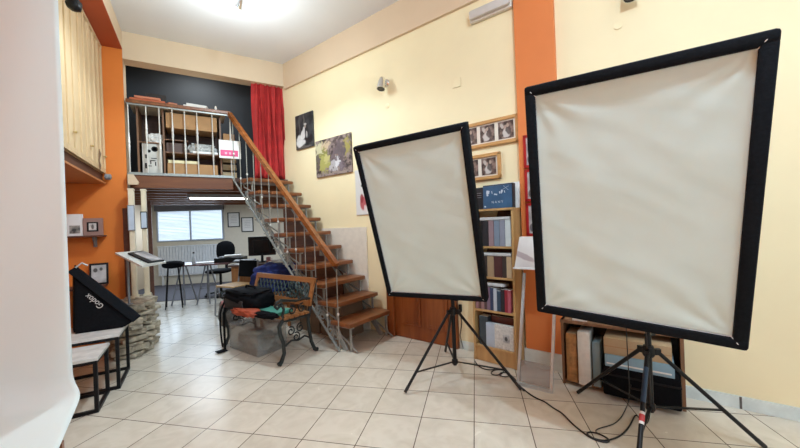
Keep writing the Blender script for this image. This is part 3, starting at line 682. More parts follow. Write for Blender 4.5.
# ================================================================== SOFTBOXES ON STANDS
def softbox(label, c, xdir, n, w, h, seed, skew):
    n = Vector(n).normalized(); x = Vector(xdir); x = (x - n*x.dot(n)).normalized(); y = n.cross(x)
    R = Matrix((x, y, n)).transposed()
    t = thing('softbox', label, 'softbox', c, rot=R)
    b = .042 if skew > .05 else .049
    m = MB()
    for lo_, hi_ in [((-w/2, h/2-b, -.06), (w/2, h/2, .004)), ((-w/2, -h/2, -.06), (w/2, -h/2+b, .004)), ((-w/2, -h/2+b*.6, -.06), (-w/2+b, h/2-b*.6, .004)), ((w/2-b, -h/2+b*.6, -.06), (w/2, h/2-b*.6, .004))]:
        m.b2(lo_, hi_, .012)
    m.build('rim', M_rim, t, True)
    iw, ih = w/2-b+.006, h/2-b+.006
    rn = random.Random(seed); ph = [rn.uniform(0, 6) for _ in range(6)]
    def fab(u, v):
        X = (u*2-1); Y = (v*2-1); z = -.016
        e = (1-X*X)*(1-Y*Y)
        d = 0
        for k, (cx, cy) in enumerate([(-1, 1), (1, 1), (1, -1), (-1, -1)]):
            dx_, dy_ = (X-cx)*iw, (Y-cy)*ih; r = math.hypot(dx_, dy_); an = math.atan2(dy_, dx_)
            d += .0032*math.exp(-(r/.30)**2)*math.sin(an*11+ph[k])*min(1, r/.05)
        d += .0060*noise.noise(Vector((X*1.3+seed, Y*2.4+X*.8, seed)))+.0022*noise.noise(Vector((X*2+seed, Y*7+X*2, 3)))
        d -= .010*e
        edge = min(1, (1-abs(X))*8)*min(1, (1-abs(Y))*10)
        return Vector((X*iw, Y*ih, z+d*edge))
    MB().grid(fab, 70, 96).build('diffuser', M_diff, t, smooth='all', solid=.001)
    m = MB()
    for p, q in [((-1, -1), (1, -1)), ((1, -1), (1, 1)), ((1, 1), (-1, 1)), ((-1, 1), (-1, -1))]:
        m.tube([(p[0]*(iw-.004), p[1]*(ih-.004), -.011), (q[0]*(iw-.004), q[1]*(ih-.004), -.011)], .0028, 5)
    m.build('piping', M_trimw, t)
    for cx, cy in [(-1, 1), (1, 1), (1, -1), (-1, -1)]:
        m = MB(); p = Vector((cx*iw, cy*ih, 0)); q = p+Vector((cx*.012, cy*.015, .005)); m.tube([p-Vector((cx*.012, cy*.014, .006)), p, q], .0016, 5); m.build('corner_loop', M_trimw, t)
    # tapering body
    m = MB(); zf, zb = -.058, -.50; r0 = [(-w/2+.003, -h/2+.003), (w/2-.003, -h/2+.003), (w/2-.003, h/2-.003), (-w/2+.003, h/2-.003)]; r1 = .09
    def body(u, v):
        s = u*4; k = int(min(s, 3.999)); f = s-k
        a, b_ = Vector(r0[k]), Vector(r0[(k+1) % 4]); p = a.lerp(b_, f)
        ang = math.atan2(-1, -1)+s*PI/2
        q = Vector((r1*math.cos(ang), r1*math.sin(ang)))
        vv = v; bul = 1+.06*math.sin(PI*v)*0
        e = p.lerp(q, vv**.9); return Vector((e.x, e.y, zf+(zb-zf)*vv))
    m.grid(body, 48, 10); m.build('body', M_cloth, t, smooth='all', solid=.002)
    MB().lathe([(.098, -.52), (.098, -.49), (.085, -.485)], (0, 0, 0), 24).build('speed_ring', M_black, t, True)
    MB().lathe([(.06, -.74), (.07, -.73), (.072, -.54), (.065, -.521)], (0, 0, 0), 24).build('flash_head', plain('dark_grey_housing', (.03, .03, .033), .4), t, True)
    for ch in t.children:                     # the sprung frame sits slightly out of square
        for v in ch.data.vertices: v.co.x += skew*v.co.y
    return t, R
n1 = Vector((-.813, -.451, -.368)); x1 = Vector((.476, -.879, .025))
c1 = Vector((1.330, 1.914, 1.287))
softbox('middle softbox, the smaller looking one standing in front of the wooden door', c1, x1, n1, .822, 1.222, 3, .06)
n2 = Vector((-.924, -.294, -.243)); x2 = Vector((.316, -.947, -.056))
c2 = Vector((1.605, .731, 1.330))
softbox('largest softbox in the foreground at right, in front of the orange pillar', c2, x2, n2, .820, 1.181, 8, .009)

def stand(label, c, feet, zc, zh, top, sticker=False):
    t = thing('light_stand', label, 'light stand', (c[0], c[1], 0)); cx, cy = c
    MB().tube([(0, 0, zh-.03), (0, 0, zc+.10)], .0165, 12).build('column', M_black, t, True)
    MB().tube([(0, 0, zc+.08), (0, 0, top)], .0125, 12).build('upper_tube', M_black, t, True)
    m = MB(); m.lathe([(.024, -.03), (.030, -.02), (.030, .02), (.024, .035)], (0, 0, zc), 14)
    for f in feet:
        d = Vector((f[0]-cx, f[1]-cy, 0)).normalized(); m.box(d*.035+Vector((0, 0, zc)), (.05, .022, .035), Matrix.Rotation(math.atan2(d.y, d.x), 3, 'Z'))
    m.build('leg_collar', M_black, t)
    m = MB(); m.lathe([(.022, -.02), (.026, -.01), (.026, .012), (.02, .02)], (0, 0, zh), 14); m.build('brace_collar', M_black, t)
    m = MB(); m.tube([(.02, 0, zc+.09), (.055, -.01, zc+.09)], .009, 8); m.build('lock_knob', M_black, t)
    for f in feet:
        d = Vector((f[0]-cx, f[1]-cy, 0)); u = d.normalized()
        p0 = u*.045+Vector((0, 0, zc)); p1 = d+Vector((0, 0, .012))
        o = MB().tube([p0, p1], .0115, 10).build('leg', M_black, t, True)
        MB().tube([p1+(p0-p1).normalized()*.05, p1+Vector((0, 0, -.0))], .0125, 10).build('foot_cap', M_cordb, o)
        k = (zc-zh-.01)/(zc-.012); pm = p0.lerp(p1, k)
        MB().bar(u*.02+Vector((0, 0, zh)), pm, .016, .006).build('brace', M_black, t)
    return t
s1 = (1.818, 2.180)
stand('black tripod stand holding the middle softbox in front of the door', s1, [(1.319, 2.184), (2.057, 1.708), (2.085, 2.64)], .548, .128, 1.44)
s2 = (2.215, .92)
t2 = stand('black tripod stand holding the foreground softbox at right', s2, [(2.352, 1.44), (2.597, .542), (1.697, .779)], .505, .185, 1.44)
# stickers on the front leg of the foreground stand
for k0, k1, mt, nm in [(.12, .40, plain('dark_blue_label', (.02, .05, .10), .4), 'label'), (.47, .56, plain('white_label', (.75, .72, .70), .5), 'label'), (.49, .54, plain('red_label', (.5, .05, .05), .5), 'label')]:
    u = Vector((1.697-s2[0], .779-s2[1], 0)); un = u.normalized(); p0 = un*.045+Vector((0, 0, .505)); p1 = u+Vector((0, 0, .012))
    r = .0122 if 'red' not in mt.name else .0125
    MB().tube([p0.lerp(p1, k0), p0.lerp(p1, k1)], r, 12).build(nm, mt, t2, True)
# cables
def cable(name, label, pts, r=.0045):
    c = bpy.data.curves.new(name, 'CURVE'); c.dimensions = '3D'; c.bevel_depth = r; c.bevel_resolution = 2
    s = c.splines.new('NURBS'); s.points.add(len(pts)-1); s.order_u = 4; s.use_endpoint_u = True
    for p, q in zip(s.points, pts): p.co = (*q, 1)
    o = bpy.data.objects.new(name, c); COL.objects.link(o); c.materials.append(M_cordb)
    dg = bpy.context.evaluated_depsgraph_get(); me = bpy.data.meshes.new_from_object(o.evaluated_get(dg)); bpy.data.objects.remove(o)
    o = bpy.data.objects.new(name, me); COL.objects.link(o)
    return tag(o, label, 'cable')
def flp(l, h=.006): return [fl(u, v, h) for u, v in l]
cable('power_cable', 'black cable coiled on the tiles beside the bookcase foot',
      flp([(475, 361), (478, 367), (488, 371), (500, 368), (506, 371), (498, 376), (489, 374), (494, 369), (506, 370), (512, 375), (505, 378), (497, 374), (505, 371), (514, 377), (519, 384), (524, 391)]))
cable('power_cable', 'black cable running over the tiles towards the foreground stand, ending in a coil',
      flp([(520, 386), (528, 393), (537, 399), (545, 401), (554, 409), (562, 412), (572, 424), (584, 433), (592, 439), (606, 443), (611, 441), (605, 436), (594, 432), (586, 432), (588, 436), (600, 441), (612, 440), (624, 434), (632, 423), (636, 410)]) + [Vector((2.19, .93, .03)), Vector((2.195, .90, .25)), Vector((2.19, .92, .62)), Vector((2.19, .93, .9))])
cable('sync_cable', 'thin black cable hanging from the foreground softbox and looping on the tiles',
      [Vector((2.19, 1.02, .85)), Vector((2.20, 1.03, .5)), Vector((2.22, 1.02, .2))] + flp([(626, 408), (622, 417), (614, 425), (602, 427), (592, 431), (600, 434)]), .003)

# ================================================================== BENCH
BX = Vector((.389, -.921, 0)); BROTZ = math.atan2(-.921, .389)
bo = Vector((.659, 3.299, 0))
def bn(x, y, z): return bo + BX*x + Vector((.921, .389, 0))*y + Vector((0, 0, z))
t = thing('garden_bench', 'garden bench with black cast iron ends and wooden slats at the stair foot', 'bench', bo, BROTZ)
BL = 1.08
for x in (-.025, -BL+.025):
    m = MB()
    m.tube([(x, -.03, .012), (x, .0, .03), (x, .035, .10), (x, .03, .20), (x, -.005, .30), (x, -.01, .37), (x, .03, .415)], [.026, .020, .018, .018, .019, .02, .018], 8)
    m.tube([(x, .43, .012), (x, .40, .03), (x, .36, .12), (x, .34, .24), (x, .33, .36), (x, .35, .44), (x, .395, .58), (x, .455, .77)], [.026, .02, .018, .018, .019, .02, .018, .016], 8)
    m.tube([(x, .03, .415), (x, .15, .40), (x, .33, .40)], .017, 8)
    # arm with scroll
    m.tube([(x, .375, .56), (x, .30, .575), (x, .18, .575), (x, .08, .60), (x, .02, .615), (x, -.03, .60), (x, -.045, .565), (x, -.02, .54), (x, .005, .555), (x, -.008, .58)], .0135, 8)
    m.tube([(x, .02, .59), (x, .05, .52), (x, .03, .46), (x, .05, .415)], .014, 8)
    # ornament
    for (cy, cz, s) in [(.12, .29, 1), (.23, .30, -1), (.18, .22, 1), (.14, .49, 1), (.26, .49, -1)]:
        pts = [(x, cy+s*(.012+.035*k/16)*math.cos(k/16*2.6*PI), cz+(.012+.035*k/16)*math.sin(k/16*2.6*PI)) for k in range(17)]
        m.tube(pts, .0075, 6)
    m.tube([(x, .03, .16), (x, .12, .20), (x, .2, .18), (x, .28, .20), (x, .35, .16)], .010, 6)
    m.build('end_frame', M_iron, t, True)
for i in range(5): MB().b2((-BL, .035+.062*i, .418), (0, .085+.062*i, .442), .005).build('seat_slat', M_benchw, t, True)
def bk_pt(z): return .365+(z-.44)*.30
def slat(z0, z1, x0, x1, nm='back_rail'):
    m = MB(); y0, y1 = bk_pt(z0)-.02, bk_pt(z1)-.02
    m.prism([(x0, y0, z0), (x1, y0, z0), (x1, y1, z1), (x0, y1, z1)], (0, -.022, 0)); m.build(nm, M_benchw, t)
slat(.715, .765, -BL, 0); slat(.49, .54, -BL, 0); slat(.54, .715, -.05, -.005, 'back_stile'); slat(.54, .715, -BL+.005, -BL+.05, 'back_stile')
m = MB(); n_ = 14
for i in range(n_+5):
    for sg in (1, -1):
        xa = -BL+.05+(i-2)*.068; xb = xa+sg*.11
        za, zb_ = .54, .715
        cl = lambda x: min(max(x, -BL+.05), -.05)
        fa = (cl(xa)-xa)/(xb-xa); fb = (cl(xb)-xa)/(xb-xa)
        if abs(fb-fa) < .05: continue
        z0, z1 = za+(zb_-za)*fa, za+(zb_-za)*fb
        m.tube([(cl(xa), bk_pt(z0)-.03, z0), (cl(xb), bk_pt(z1)-.03, z1)], .0065, 5)
m.build('lattice', M_green, t)
m = MB(); rr = random.Random(5)
for k in range(26):
    a = rr.uniform(0, 2*PI); r = rr.uniform(0, 1)**.5; x = -.30+.16*r*math.cos(a); z = .627+.075*r*math.sin(a)
    m.lathe([(.004, 0), (.022, .004), (.012, .012), (.002, .015)], (x, bk_pt(z)-.038, z), 6, (rr.uniform(-.4, .4), -1, rr.uniform(-.4, .4)))
m.build('rose_medallion', M_green, t)
# bag on the bench
t = thing('camera_bag', 'large black bag with long hanging straps on the bench', 'bag', bn(-.70, .12, .443), BROTZ)
blob('body', (-.01, -.02, .10), (.62, .36, .20), M_cloth, t, 2, .10, 4, .6)
blob('top_flap', (-.02, -.02, .18), (.56, .33, .07), M_cloth, t, 7, .15, 4, .6)
MB().b2((-.20, -.205, .02), (.16, -.14, .13), .02).build('front_pocket', plain('worn_black_nylon', (.016, .016, .018), .7, var=.3, scale=40, bump=.2), t, True)
MB().tube([(-.12, 0, .19), (-.1, 0, .235), (.06, 0, .235), (.1, 0, .19)], .012, 8).build('handle', M_cloth, t, True)
m = MB()
m.grid(lambda u, v: Vector((-.27-.03*u-.0*v, -.14-.05*min(1, v*4)-.02*math.sin(v*3), .10-.52*v)), 2, 14); m.build('strap', M_cloth, t, solid=.006)
m = MB(); m.grid(lambda u, v: Vector((-.22+.04*u, -.17-.04*min(1, v*4), .08-.51*v)), 2, 12); m.build('strap', M_cloth, t, solid=.006)
m = MB(); m.grid(lambda u, v: Vector((-.24+.08*u, -.20-.10*v, -.432+.004*v)), 2, 3); m.build('strap_end', M_cloth, t, solid=.008)
t = thing('plastic_folder', 'green plastic folder lying on the bench beside the black bag', 'folder', bn(-.27, .10, .443), BROTZ+.12)
MB().b2((-.20, -.10, 0), (.16, .11, .03), .006).build('cover', M_teal, t, True)
MB().b2((-.195, -.095, .03), (.155, .105, .036)).build('lid', plain('pale_green_plastic', (.09, .33, .26), .35), t)
o = blob('orange_bag', (0, 0, .02), (.42, .16, .075), M_orangec, None, 5, .25, 4, .7); tag(place(o, bn(-.50, -.05, .444), BROTZ), 'crumpled orange bag on the front edge of the bench', 'bag')
tag(place(blob('seat_shade_cloth', (0, 0, .02), (.36, .12, .05), M_cloth, None, 15, .25, 4, .7), bn(-.21, -.03, .444), BROTZ), 'black cloth added for the shaded bench seat front before the green folder', 'cloth')  # added cloth stands in for the shade on the seat front
# clear plastic bin under the bench
t = thing('plastic_bin', 'clear plastic storage bin on the tiles under the bench', 'storage bin', bn(-.68, .16, 0), BROTZ)
m = MB()
for lo_, hi_ in [((-.28, -.17, 0), (.28, .17, .006)), ((-.28, -.17, .006), (-.274, .17, .26)), ((.274, -.17, .006), (.28, .17, .26)), ((-.274, -.17, .006), (.274, -.164, .26)), ((-.274, .164, .006), (.274, .17, .26))]: m.b2(lo_, hi_)
m.build('tub', M_clear, t)
MB().b2((-.29, -.18, .26), (.29, .18, .275), .004).build('lid', M_clear, t)
tag(place(blob('cloth_bundle', (0, 0, .09), (.45, .26, .17), plain('beige_cloth', (.17, .16, .14), .8, var=.4, scale=14), None, 3, .3), bn(-.68, .16, .008), BROTZ), 'beige bundle packed inside the clear bin under the bench', 'bundle')
# blue coat on a chair back behind the bench
t = thing('side_chair', 'wooden chair behind the bench, covered by the blue coat', 'chair', (.95, 4.84, 0), -.5)
for x in (-.18, .18):
    for y in (-.18, .18): MB().b2((x-.017, y-.017, 0), (x+.017, y+.017, .43)).build('leg', M_honey, t)
MB().b2((-.2, -.2, .43), (.2, .2, .46), .006).build('seat', M_honey, t)
t = tag(place(blob('blue_coat', (0, 0, .16), (.62, .40, .40), M_navy, None, 11, .30, 5, .75, 2.2), (.93, 4.82, .462), -.6), 'dark blue coat heaped on a chair between the bench and the desk', 'coat')
for i, (sx_, h_, lab) in enumerate([(.34, .42, 'tall cardboard box stored under the staircase next to the wall'), (.30, .34, 'low cardboard box stored under the staircase beside the coat')]):
    p = wn*(2.78)+wd*(3.05+.42*i)
    t = thing('cardboard_box', lab, 'box', (p.x, p.y, 0), WROT)
    MB().b2((-.19, -.17, 0), (.19, .17, h_), .004).build('carton', plain('dull_brown_card', (.20, .12, .07), .8), t); MB().b2((-.03, -.171, .0), (.03, .171, h_+.001)).build('tape', M_tan, t)

p = wn*3.035+wd*3.0
t = thing('plywood_panel', 'dark brown wooden panel standing under the upper stair flight against the wall', 'panel', (p.x, p.y, 0), math.atan2(wd.y, wd.x))
MB().prism([(.28, 0, .001), (1.55, 0, .001), (1.55, 0, 1.80), (1.35, 0, 1.72), (.28, 0, .68)], (0, .012, 0)).build('panel', M_joist, t)
MB().b2((.60, .012, .9), (.72, .018, 1.02)).build('notice', M_white, t)

# ================================================================== OFFICE UNDER THE LOFT
# radiator
t = thing('radiator', 'white ribbed radiator panel under the office window', 'radiator', bpt(.33, .0, .005), BROT)
m = MB()
for i in range(20): m.b2((-.68+.068*i, -.07, .26), (-.62+.068*i, -.01, .95), .008)
m.build('ribs', plain('white_radiator_paint', (.80, .83, .86), .4), t); MB().b2((-.69, -.06, .24), (.69, -.02, .28)).build('lower_pipe', M_trimw, t)
MB().b2((-.69, -.08, .95), (.69, -.002, .975), .004).build('top_grille', plain('white_radiator_paint', (.66, .69, .74), .4), t)
for x in (-.6, .6): MB().b2((x-.02, -.05, 0), (x+.02, -.02, .25)).build('foot', M_trimw, t)
for s_, z_, lb in [(1.42, 1.565, 'black-framed certificate nearer to the office window'), (1.745, 1.43, 'lower black-framed certificate, right of the other one')]:
    t = thing('certificate_frame', lb, 'picture', bpt(s_, z_, .002), BROT, 'certificates on the office wall'); w, h = .29, .37
    m = MB(); m.b2((-w/2, -.02, h/2-.02), (w/2, 0, h/2)); m.b2((-w/2, -.02, -h/2), (w/2, 0, -h/2+.02)); m.b2((-w/2, -.02, -h/2), (-w/2+.02, 0, h/2)); m.b2((w/2-.02, -.02, -h/2), (w/2, 0, h/2)); m.build('frame', M_black, t)
    MB().b2((-w/2+.02, -.008, -h/2+.02), (w/2-.02, -.001, h/2-.02)).build('sheet', M_white, t)
    m = MB()
    for k in range(5): m.b2((-.07, -.0095, .09-.04*k), (.07, -.0075, .095-.04*k))
    m.build('print', M_grey, t)
# fluorescent tube
t = thing('tube_lamp', 'lit fluorescent tube hanging under the wooden loft joists', 'lamp', (.39, 6.245, 1.80))
m = MB(); m.tube([(-.455, 0, .03), (.455, 0, .03)], .016, 10); m.build('tube', M_tube, t, True)
MB().b2((-.49, -.03, .045), (.49, .03, .10)).build('housing', plain('grey_housing', (.3, .3, .3), .5), t)
# desk with trestle
DZ = .72
t = thing('trestle_desk', 'long dark red desk top on grey trestles in the office', 'desk', (.10, 7.16, 0), -.42)
MB().b2((-.48, -.26, DZ-.025), (.52, .30, DZ), .003).build('tabletop', plain('dark_red_top', (.12, .035, .03), .3), t)
for x in (-.36, .06):
    m = MB()
    m.tube([(x-.11, -.20, 0), (x-.02, -.02, DZ-.03)], .012, 6); m.tube([(x+.11, -.20, 0), (x+.02, -.02, DZ-.03)], .012, 6)
    m.tube([(x-.11, .24, 0), (x-.02, .06, DZ-.03)], .012, 6); m.tube([(x+.11, .24, 0), (x+.02, .06, DZ-.03)], .012, 6)
    m.tube([(x-.08, -.14, .28), (x+.08, -.14, .28)], .009, 6); m.tube([(x-.08, .18, .28), (x+.08, .18, .28)], .009, 6); m.b2((x-.05, -.2, DZ-.04), (x+.05, .24, DZ-.025))
    m.build('trestle', plain('grey_trestle_paint', (.20, .20, .22), .45, .3), t)
t = thing('wooden_counter', 'honey-coloured wooden desk cabinet standing behind the bench', 'cabinet', (.93, 6.32, 0), -.42)
MB().b2((-.38, -.25, .0), (.55, .28, DZ-.03)).build('body', M_honey, t)
MB().b2((-.42, -.29, DZ-.03), (.60, .32, DZ), .004).build('top', plain('dark_counter_top', (.10, .05, .035), .35), t)
for x in (-.34, .10):
    MB().b2((x, -.262, .06), (x+.40, -.25, DZ-.07), .004).build('door', M_honey, t)
t = thing('office_chair', 'black swivel office chair behind the trestle desk', 'chair', (.42, 7.66, 0), -.6)
blob('backrest', (0, .16, .88), (.40, .09, .42), M_cloth, t, 1, .03, 3, .8)
blob('seat', (0, -.08, .50), (.46, .46, .09), M_cloth, t, 2, .03, 3, .7)
MB().bar((0, .17, .50), (0, .19, .85), .06, .012).build('back_bar', M_black, t)
MB().tube([(0, -.05, .10), (0, -.05, .46)], .025, 10).build('gas_column', M_black, t)
for k in range(5):
    a = 2*PI*k/5; o = MB().bar((0, -.05, .09), (.27*math.cos(a), -.05+.27*math.sin(a), .065), .035, .03).build('base_arm', M_black, t)
    MB().lathe([(.022, -.012), (.025, 0), (.022, .012)], (.27*math.cos(a), -.05+.27*math.sin(a), .026), 10, (1, 0, 0)).build('caster', M_black, o)
t = thing('cantilever_chair', 'tubular grey steel chair with black back and pale seat beside the wooden desk', 'chair', (.50, 5.72, 0), -1.0)
for s in (-.2, .2):
    MB().tube([(s, .22, .012), (s, -.20, .012), (s, -.22, .03), (s, -.20, .42), (s, -.18, .44), (s, .16, .44), (s, .20, .48), (s, .25, .82)], .012, 8).build('tube_frame', M_grey, t, True)
MB().b2((-.2, -.2, .45), (.2, .17, .475), .008).build('seat', M_pine, t); MB().box((0, .225, .68), (.40, .02, .26), Matrix.Rotation(-.13, 3, 'X'), .006).build('backrest', M_cloth, t)
t = thing('paper_bag', 'grey and pink cloth bag standing left of the bench end', 'bag', (.36, 5.10, 0), .3)
blob('body', (0, 0, .19), (.26, .2, .38), plain('grey_wool', (.13, .12, .11), .9, var=.3, scale=30), t, 6, .15)
blob('pink_cloth', (-.03, -.05, .33), (.18, .14, .09), M_skin, t, 8, .2)
# on the desks
t = thing('computer_monitor', 'black computer monitor seen from behind on the wooden desk', 'monitor', (1.0, 6.40, DZ), -.35)
MB().b2((-.23, -.02, .11), (.23, .03, .45), .010).build('screen', M_black, t); MB().b2((-.14, -.06, .16), (.14, -.019, .40), .010).build('rear_housing', M_black, t)
MB().tube([(0, -.02, .012), (0, -.01, .16)], .022, 10).build('neck', M_black, t); MB().lathe([(.12, 0), (.12, .01), (.03, .018)], (0, 0, 0), 20).build('base', M_black, t)
t = thing('printer', 'flat black printer on the desk in front of the office chair', 'printer', (.55, 6.95, DZ), -.42)
MB().b2((-.26, -.14, 0), (.24, .14, .085), .01).build('body', M_black, t); MB().b2((-.2, -.10, .085), (.16, .1, .10)).build('lid', M_grey, t)
t = thing('computer_keyboard', 'dark slanted keyboard tray on the wooden desk left of the monitor', 'keyboard', (.72, 6.55, DZ), -.42)
MB().box((0, 0, .03), (.36, .15, .02), Matrix.Rotation(.15, 3, 'X')).build('body', M_black, t); MB().box((0, -.003, .041), (.33, .12, .006), Matrix.Rotation(.15, 3, 'X')).build('keys', M_grey, t)
def papers(lab, x, y, z, w, d, h, r): tag(place(MB().b2((-w/2, -d/2, 0), (w/2, d/2, h)).build('paper_stack', M_white), (x, y, z), r), lab, 'papers')
papers('white papers spread at the middle of the trestle desk', .16, 7.08, DZ, .32, .2, .02, -.3)
papers('white papers lying on top of the black printer', .57, 6.93, DZ+.1, .28, .18, .025, -.1)
papers('white papers at the front of the wooden desk', .70, 6.22, DZ, .30, .2, .012, .2)
t = thing('white_tray', 'blue-white open tray on the papers of the wooden desk', 'tray', (.74, 6.23, DZ+.013), -.3)
MB().b2((-.12, -.09, 0), (.12, .09, .04), .006).build('tray', plain('pale_blue_plastic', (.55, .62, .72), .4), t); MB().b2((-.10, -.07, .04), (.10, .07, .045)).build('liner', M_grey, t)
papers('pale papers on the right end of the wooden desk', 1.22, 6.06, DZ, .34, .2, .02, -.4)
t = thing('spray_bottle', 'small clear bottle standing on the trestle desk', 'bottle', (-.05, 7.05, DZ)); MB().lathe([(.028, 0), (.03, .01), (.03, .12), (.012, .15), (.012, .19)], (0, 0, 0), 14).build('body', plain('milky_plastic', (.6, .62, .66), .3), t, True); MB().lathe([(.016, .19), (.016, .215), (.01, .22)], (0, 0, 0), 12).build('cap', M_black, t)
tag(place(MB().b2((-.03, -.03, 0), (.03, .03, .06), .006).build('ink_pot', M_black), (-.22, 7.10, DZ)), 'little black pot at the left end of the trestle desk', 'pot')
t = thing('desk_stool', 'black padded stool left of the trestle desk', 'stool', (-.36, 7.02, 0))
blob('seat', (0, 0, .745), (.32, .30, .13), M_cloth, t, 3, .05, 3, .8)
for k in range(4):
    a = PI/4+k*PI/2; MB().tube([(.10*math.cos(a), .10*math.sin(a), .72), (.17*math.cos(a), .17*math.sin(a), 0)], .010, 6).build('leg', M_black, t)
t = thing('mug', 'red mug on the wooden desk near the monitor', 'mug', (1.06, 6.17, DZ)); MB().lathe([(.03, 0), (.035, .005), (.037, .09), (.033, .09), (.03, .01)], (0, 0, 0), 16).build('cup', plain('pale_red_glaze', (.45, .2, .2), .3), t, True)
MB().tube([(.035, 0, .07), (.06, 0, .06), (.055, 0, .03), (.034, 0, .02)], .005, 6).build('handle', plain('pale_red_glaze', (.45, .2, .2), .3), t)

# dark tall cupboard and cream post left of office window
struct('door_2', MB().b2((-.83, 7.75, 0), (-.70, 7.80, 1.95), .004), M_cabin)

# ================================================================== STONE PIER, POSTS AND TRAY
t = thing('stone_pedestal', 'rough pedestal of stacked beige stone slabs at the orange wall corner', 'pedestal', (-.635, 4.88, 0))
m = MB(); rr = random.Random(12); z = .0
while z < .53:
    h = rr.uniform(.035, .075); n = 11
    for k in range(n):
        a = 2*PI*k/n+rr.uniform(-.15, .15)+z*7; ex, ey = .115+rr.uniform(-.05, .035), .33+rr.uniform(-.08, .06)
        sl = Matrix.Rotation(math.atan2(ey*math.sin(a), ex*math.cos(a))+rr.uniform(-.3, .3), 3, 'Z') @ Matrix.Rotation(rr.uniform(-.10, .10), 3, 'X')
        m.box((ex*math.cos(a), ey*math.sin(a), z+h/2), (.16+rr.uniform(-.03, .04), .17+rr.uniform(-.04, .05), h*rr.uniform(.6, .92)), sl, .007)
    z += h
m.bm.verts.ensure_lookup_table()
for v in m.bm.verts: v.co.z = max(v.co.z, .001)
m.build('stones', M_stone, t)
m = MB(); m.lathe([(.19, 0), (.19, .53)], (0, 0, .0), 20)
for v in m.bm.verts: v.co.y *= 1.7; v.co.x *= .8
m.build('core', plain('dark_mortar', (.16, .13, .10), .9), t)
for x, y, w, lab in [(-.648, 5.10, .052, 'left cream post on the stone pedestal, next to the orange wall'), (-.535, 5.16, .048, 'right cream post on the stone pedestal, nearer the office')]:
    t = thing('cream_post', lab, 'post', (x, y, .565)); MB().b2((-w/2, -.05, 0), (w/2, .05, 1.28), .006).build('shaft', M_post, t)
    MB().b2((-w/2-.004, -.054, 1.26), (w/2+.004, .054, 1.28), .003).build('capital', M_post, t); MB().b2((-w/2-.01, -.06, -.028), (w/2+.01, .06, 0)).build('foot', M_post, t)
for x, y, z0, z1, lab in [(-.648, 5.045, 1.34, 1.645, 'silver framed mirror on the left cream post'), (-.535, 5.105, 1.36, 1.57, 'narrow black framed mirror on the right cream post')]:
    t = thing('small_mirror', lab, 'mirror', (x, y, (z0+z1)/2)); h = z1-z0
    MB().b2((-.034, -.012, -h/2), (.034, 0, h/2), .002).build('frame', M_grey if x < -.6 else M_black, t); MB().b2((-.026, -.0135, -h/2+.012), (.026, -.011, h/2-.012)).build('glass', plain('mirror_reflection_tint', (.55, .63, .74), .12), t)  # pale blue reflection is put into the glass colour
t = thing('wall_bracket', 'white profiled plaster bracket under the loft edge', 'bracket', (-.665, LY-.03, 1.905))
MB().prism([(-.02, 0, .125), (.035, 0, .125), (.085, 0, .03), (.075, 0, .0), (-.02, 0, .0)], (0, -.05, 0)).build('corbel', M_cream, t)
# drafting tray
def unq(u, v, dist):
    d = ray(u, v); return Vector((0, 0, EYE))+d*dist
qc = [unq(115, 252.5, 3.45), unq(140, 250.5, 3.9), unq(166, 261.5, 3.75), unq(142, 266, 3.3)]
t = thing('display_board', 'white tilted display board at the corner of the orange wall', 'board', (0, 0, 0))
MB().prism(qc, (0, 0, -.018)).build('board', plain('white_melamine', (.70, .70, .66), .4), t)
mid = unq(127.5, 258, 3.55); mid.z = unq(127.5, 256.5, 3.55).z
MB().tube([mid-Vector((0, 0, .005)), Vector((mid.x, mid.y, .56))], .012, 10).build('stand_leg', M_grey, t)
MB().lathe([(.035, 0), (.035, .008), (.016, .012)], (mid.x, mid.y, .556), 16).build('stand_foot', M_grey, t)
e1_ = qc[2]-qc[3]; e2_ = qc[0]-qc[3]; nrm = e1_.cross(e2_).normalized()
if nrm.z < 0: nrm = -nrm
def qp(a, b, o=.0): return qc[3]+e1_*a+(qc[1]-qc[2]).lerp(e2_, 1-a)*b+nrm*o
t = thing('framed_photo', 'black-edged photo lying on the tilted display board', 'picture', (0, 0, 0))
MB().prism([qp(.30, .06, .004), qp(.95, .04, .004), qp(.97, .86, .004), qp(.26, .80, .004)], nrm*.014).build('frame', M_black, t)
MB().prism([qp(.46, .10, .0185), qp(.92, .08, .0185), qp(.94, .80, .0185), qp(.42, .74, .0185)], nrm*.002).build('photo', art('grey_landscape_print', (.28, .27, .28), (.55, .52, .52), 9, []), t)

# ================================================================== LEFT WALL: CABINET, SHELF, FRAMES
cy0, cy1 = 2.95, 5.235
t = thing('wall_cabinet', 'tall cream wall cabinet with planked doors above a brown rail', 'cabinet', (-1.258, cy0, 1.93))
MB().b2((0, 0, .10), (.345, cy1-cy0, 1.635)).build('body', M_cab, t)
nd = 4; dw = (cy1-cy0)/nd
for k in range(nd):
    m = MB(); y0 = k*dw+.004; y1 = (k+1)*dw-.004
    pw = (y1-y0)/3
    m.b2((.345, y0, .14), (.352, y1, 1.63))
    for j in range(4): m.b2((.345, y0+j*pw*.965, .14), (.366, y0+j*pw*.965+.022, 1.63), .004)
    o = m.build('door', M_cab, t)
    MB().b2((.345, y0, 1.600), (.370, y1, 1.635), .003).build('upper_trim', M_cab, o)
    MB().lathe([(.006, 0), (.006, .012), (.013, .02), (.010, .028)], (.356, y1-.05, .30), 10, (1, 0, 0)).build('knob', plain('brass_knob', (.5, .36, .14), .3, .8), o)
    m = MB(); m.b2((.356, y0, .1), (.366, y1, .155), .003); m.build('lower_trim', M_cab, o)
MB().b2((.0, 0, .0), (.33, cy1-cy0, .10)).build('rail', M_cabin, t)
MB().b2((.0, 0, -.02), (.358, cy1-cy0, .0), .002).build('bottom_board', plain('orange_board_edge', (.50, .20, .07), .5), t)
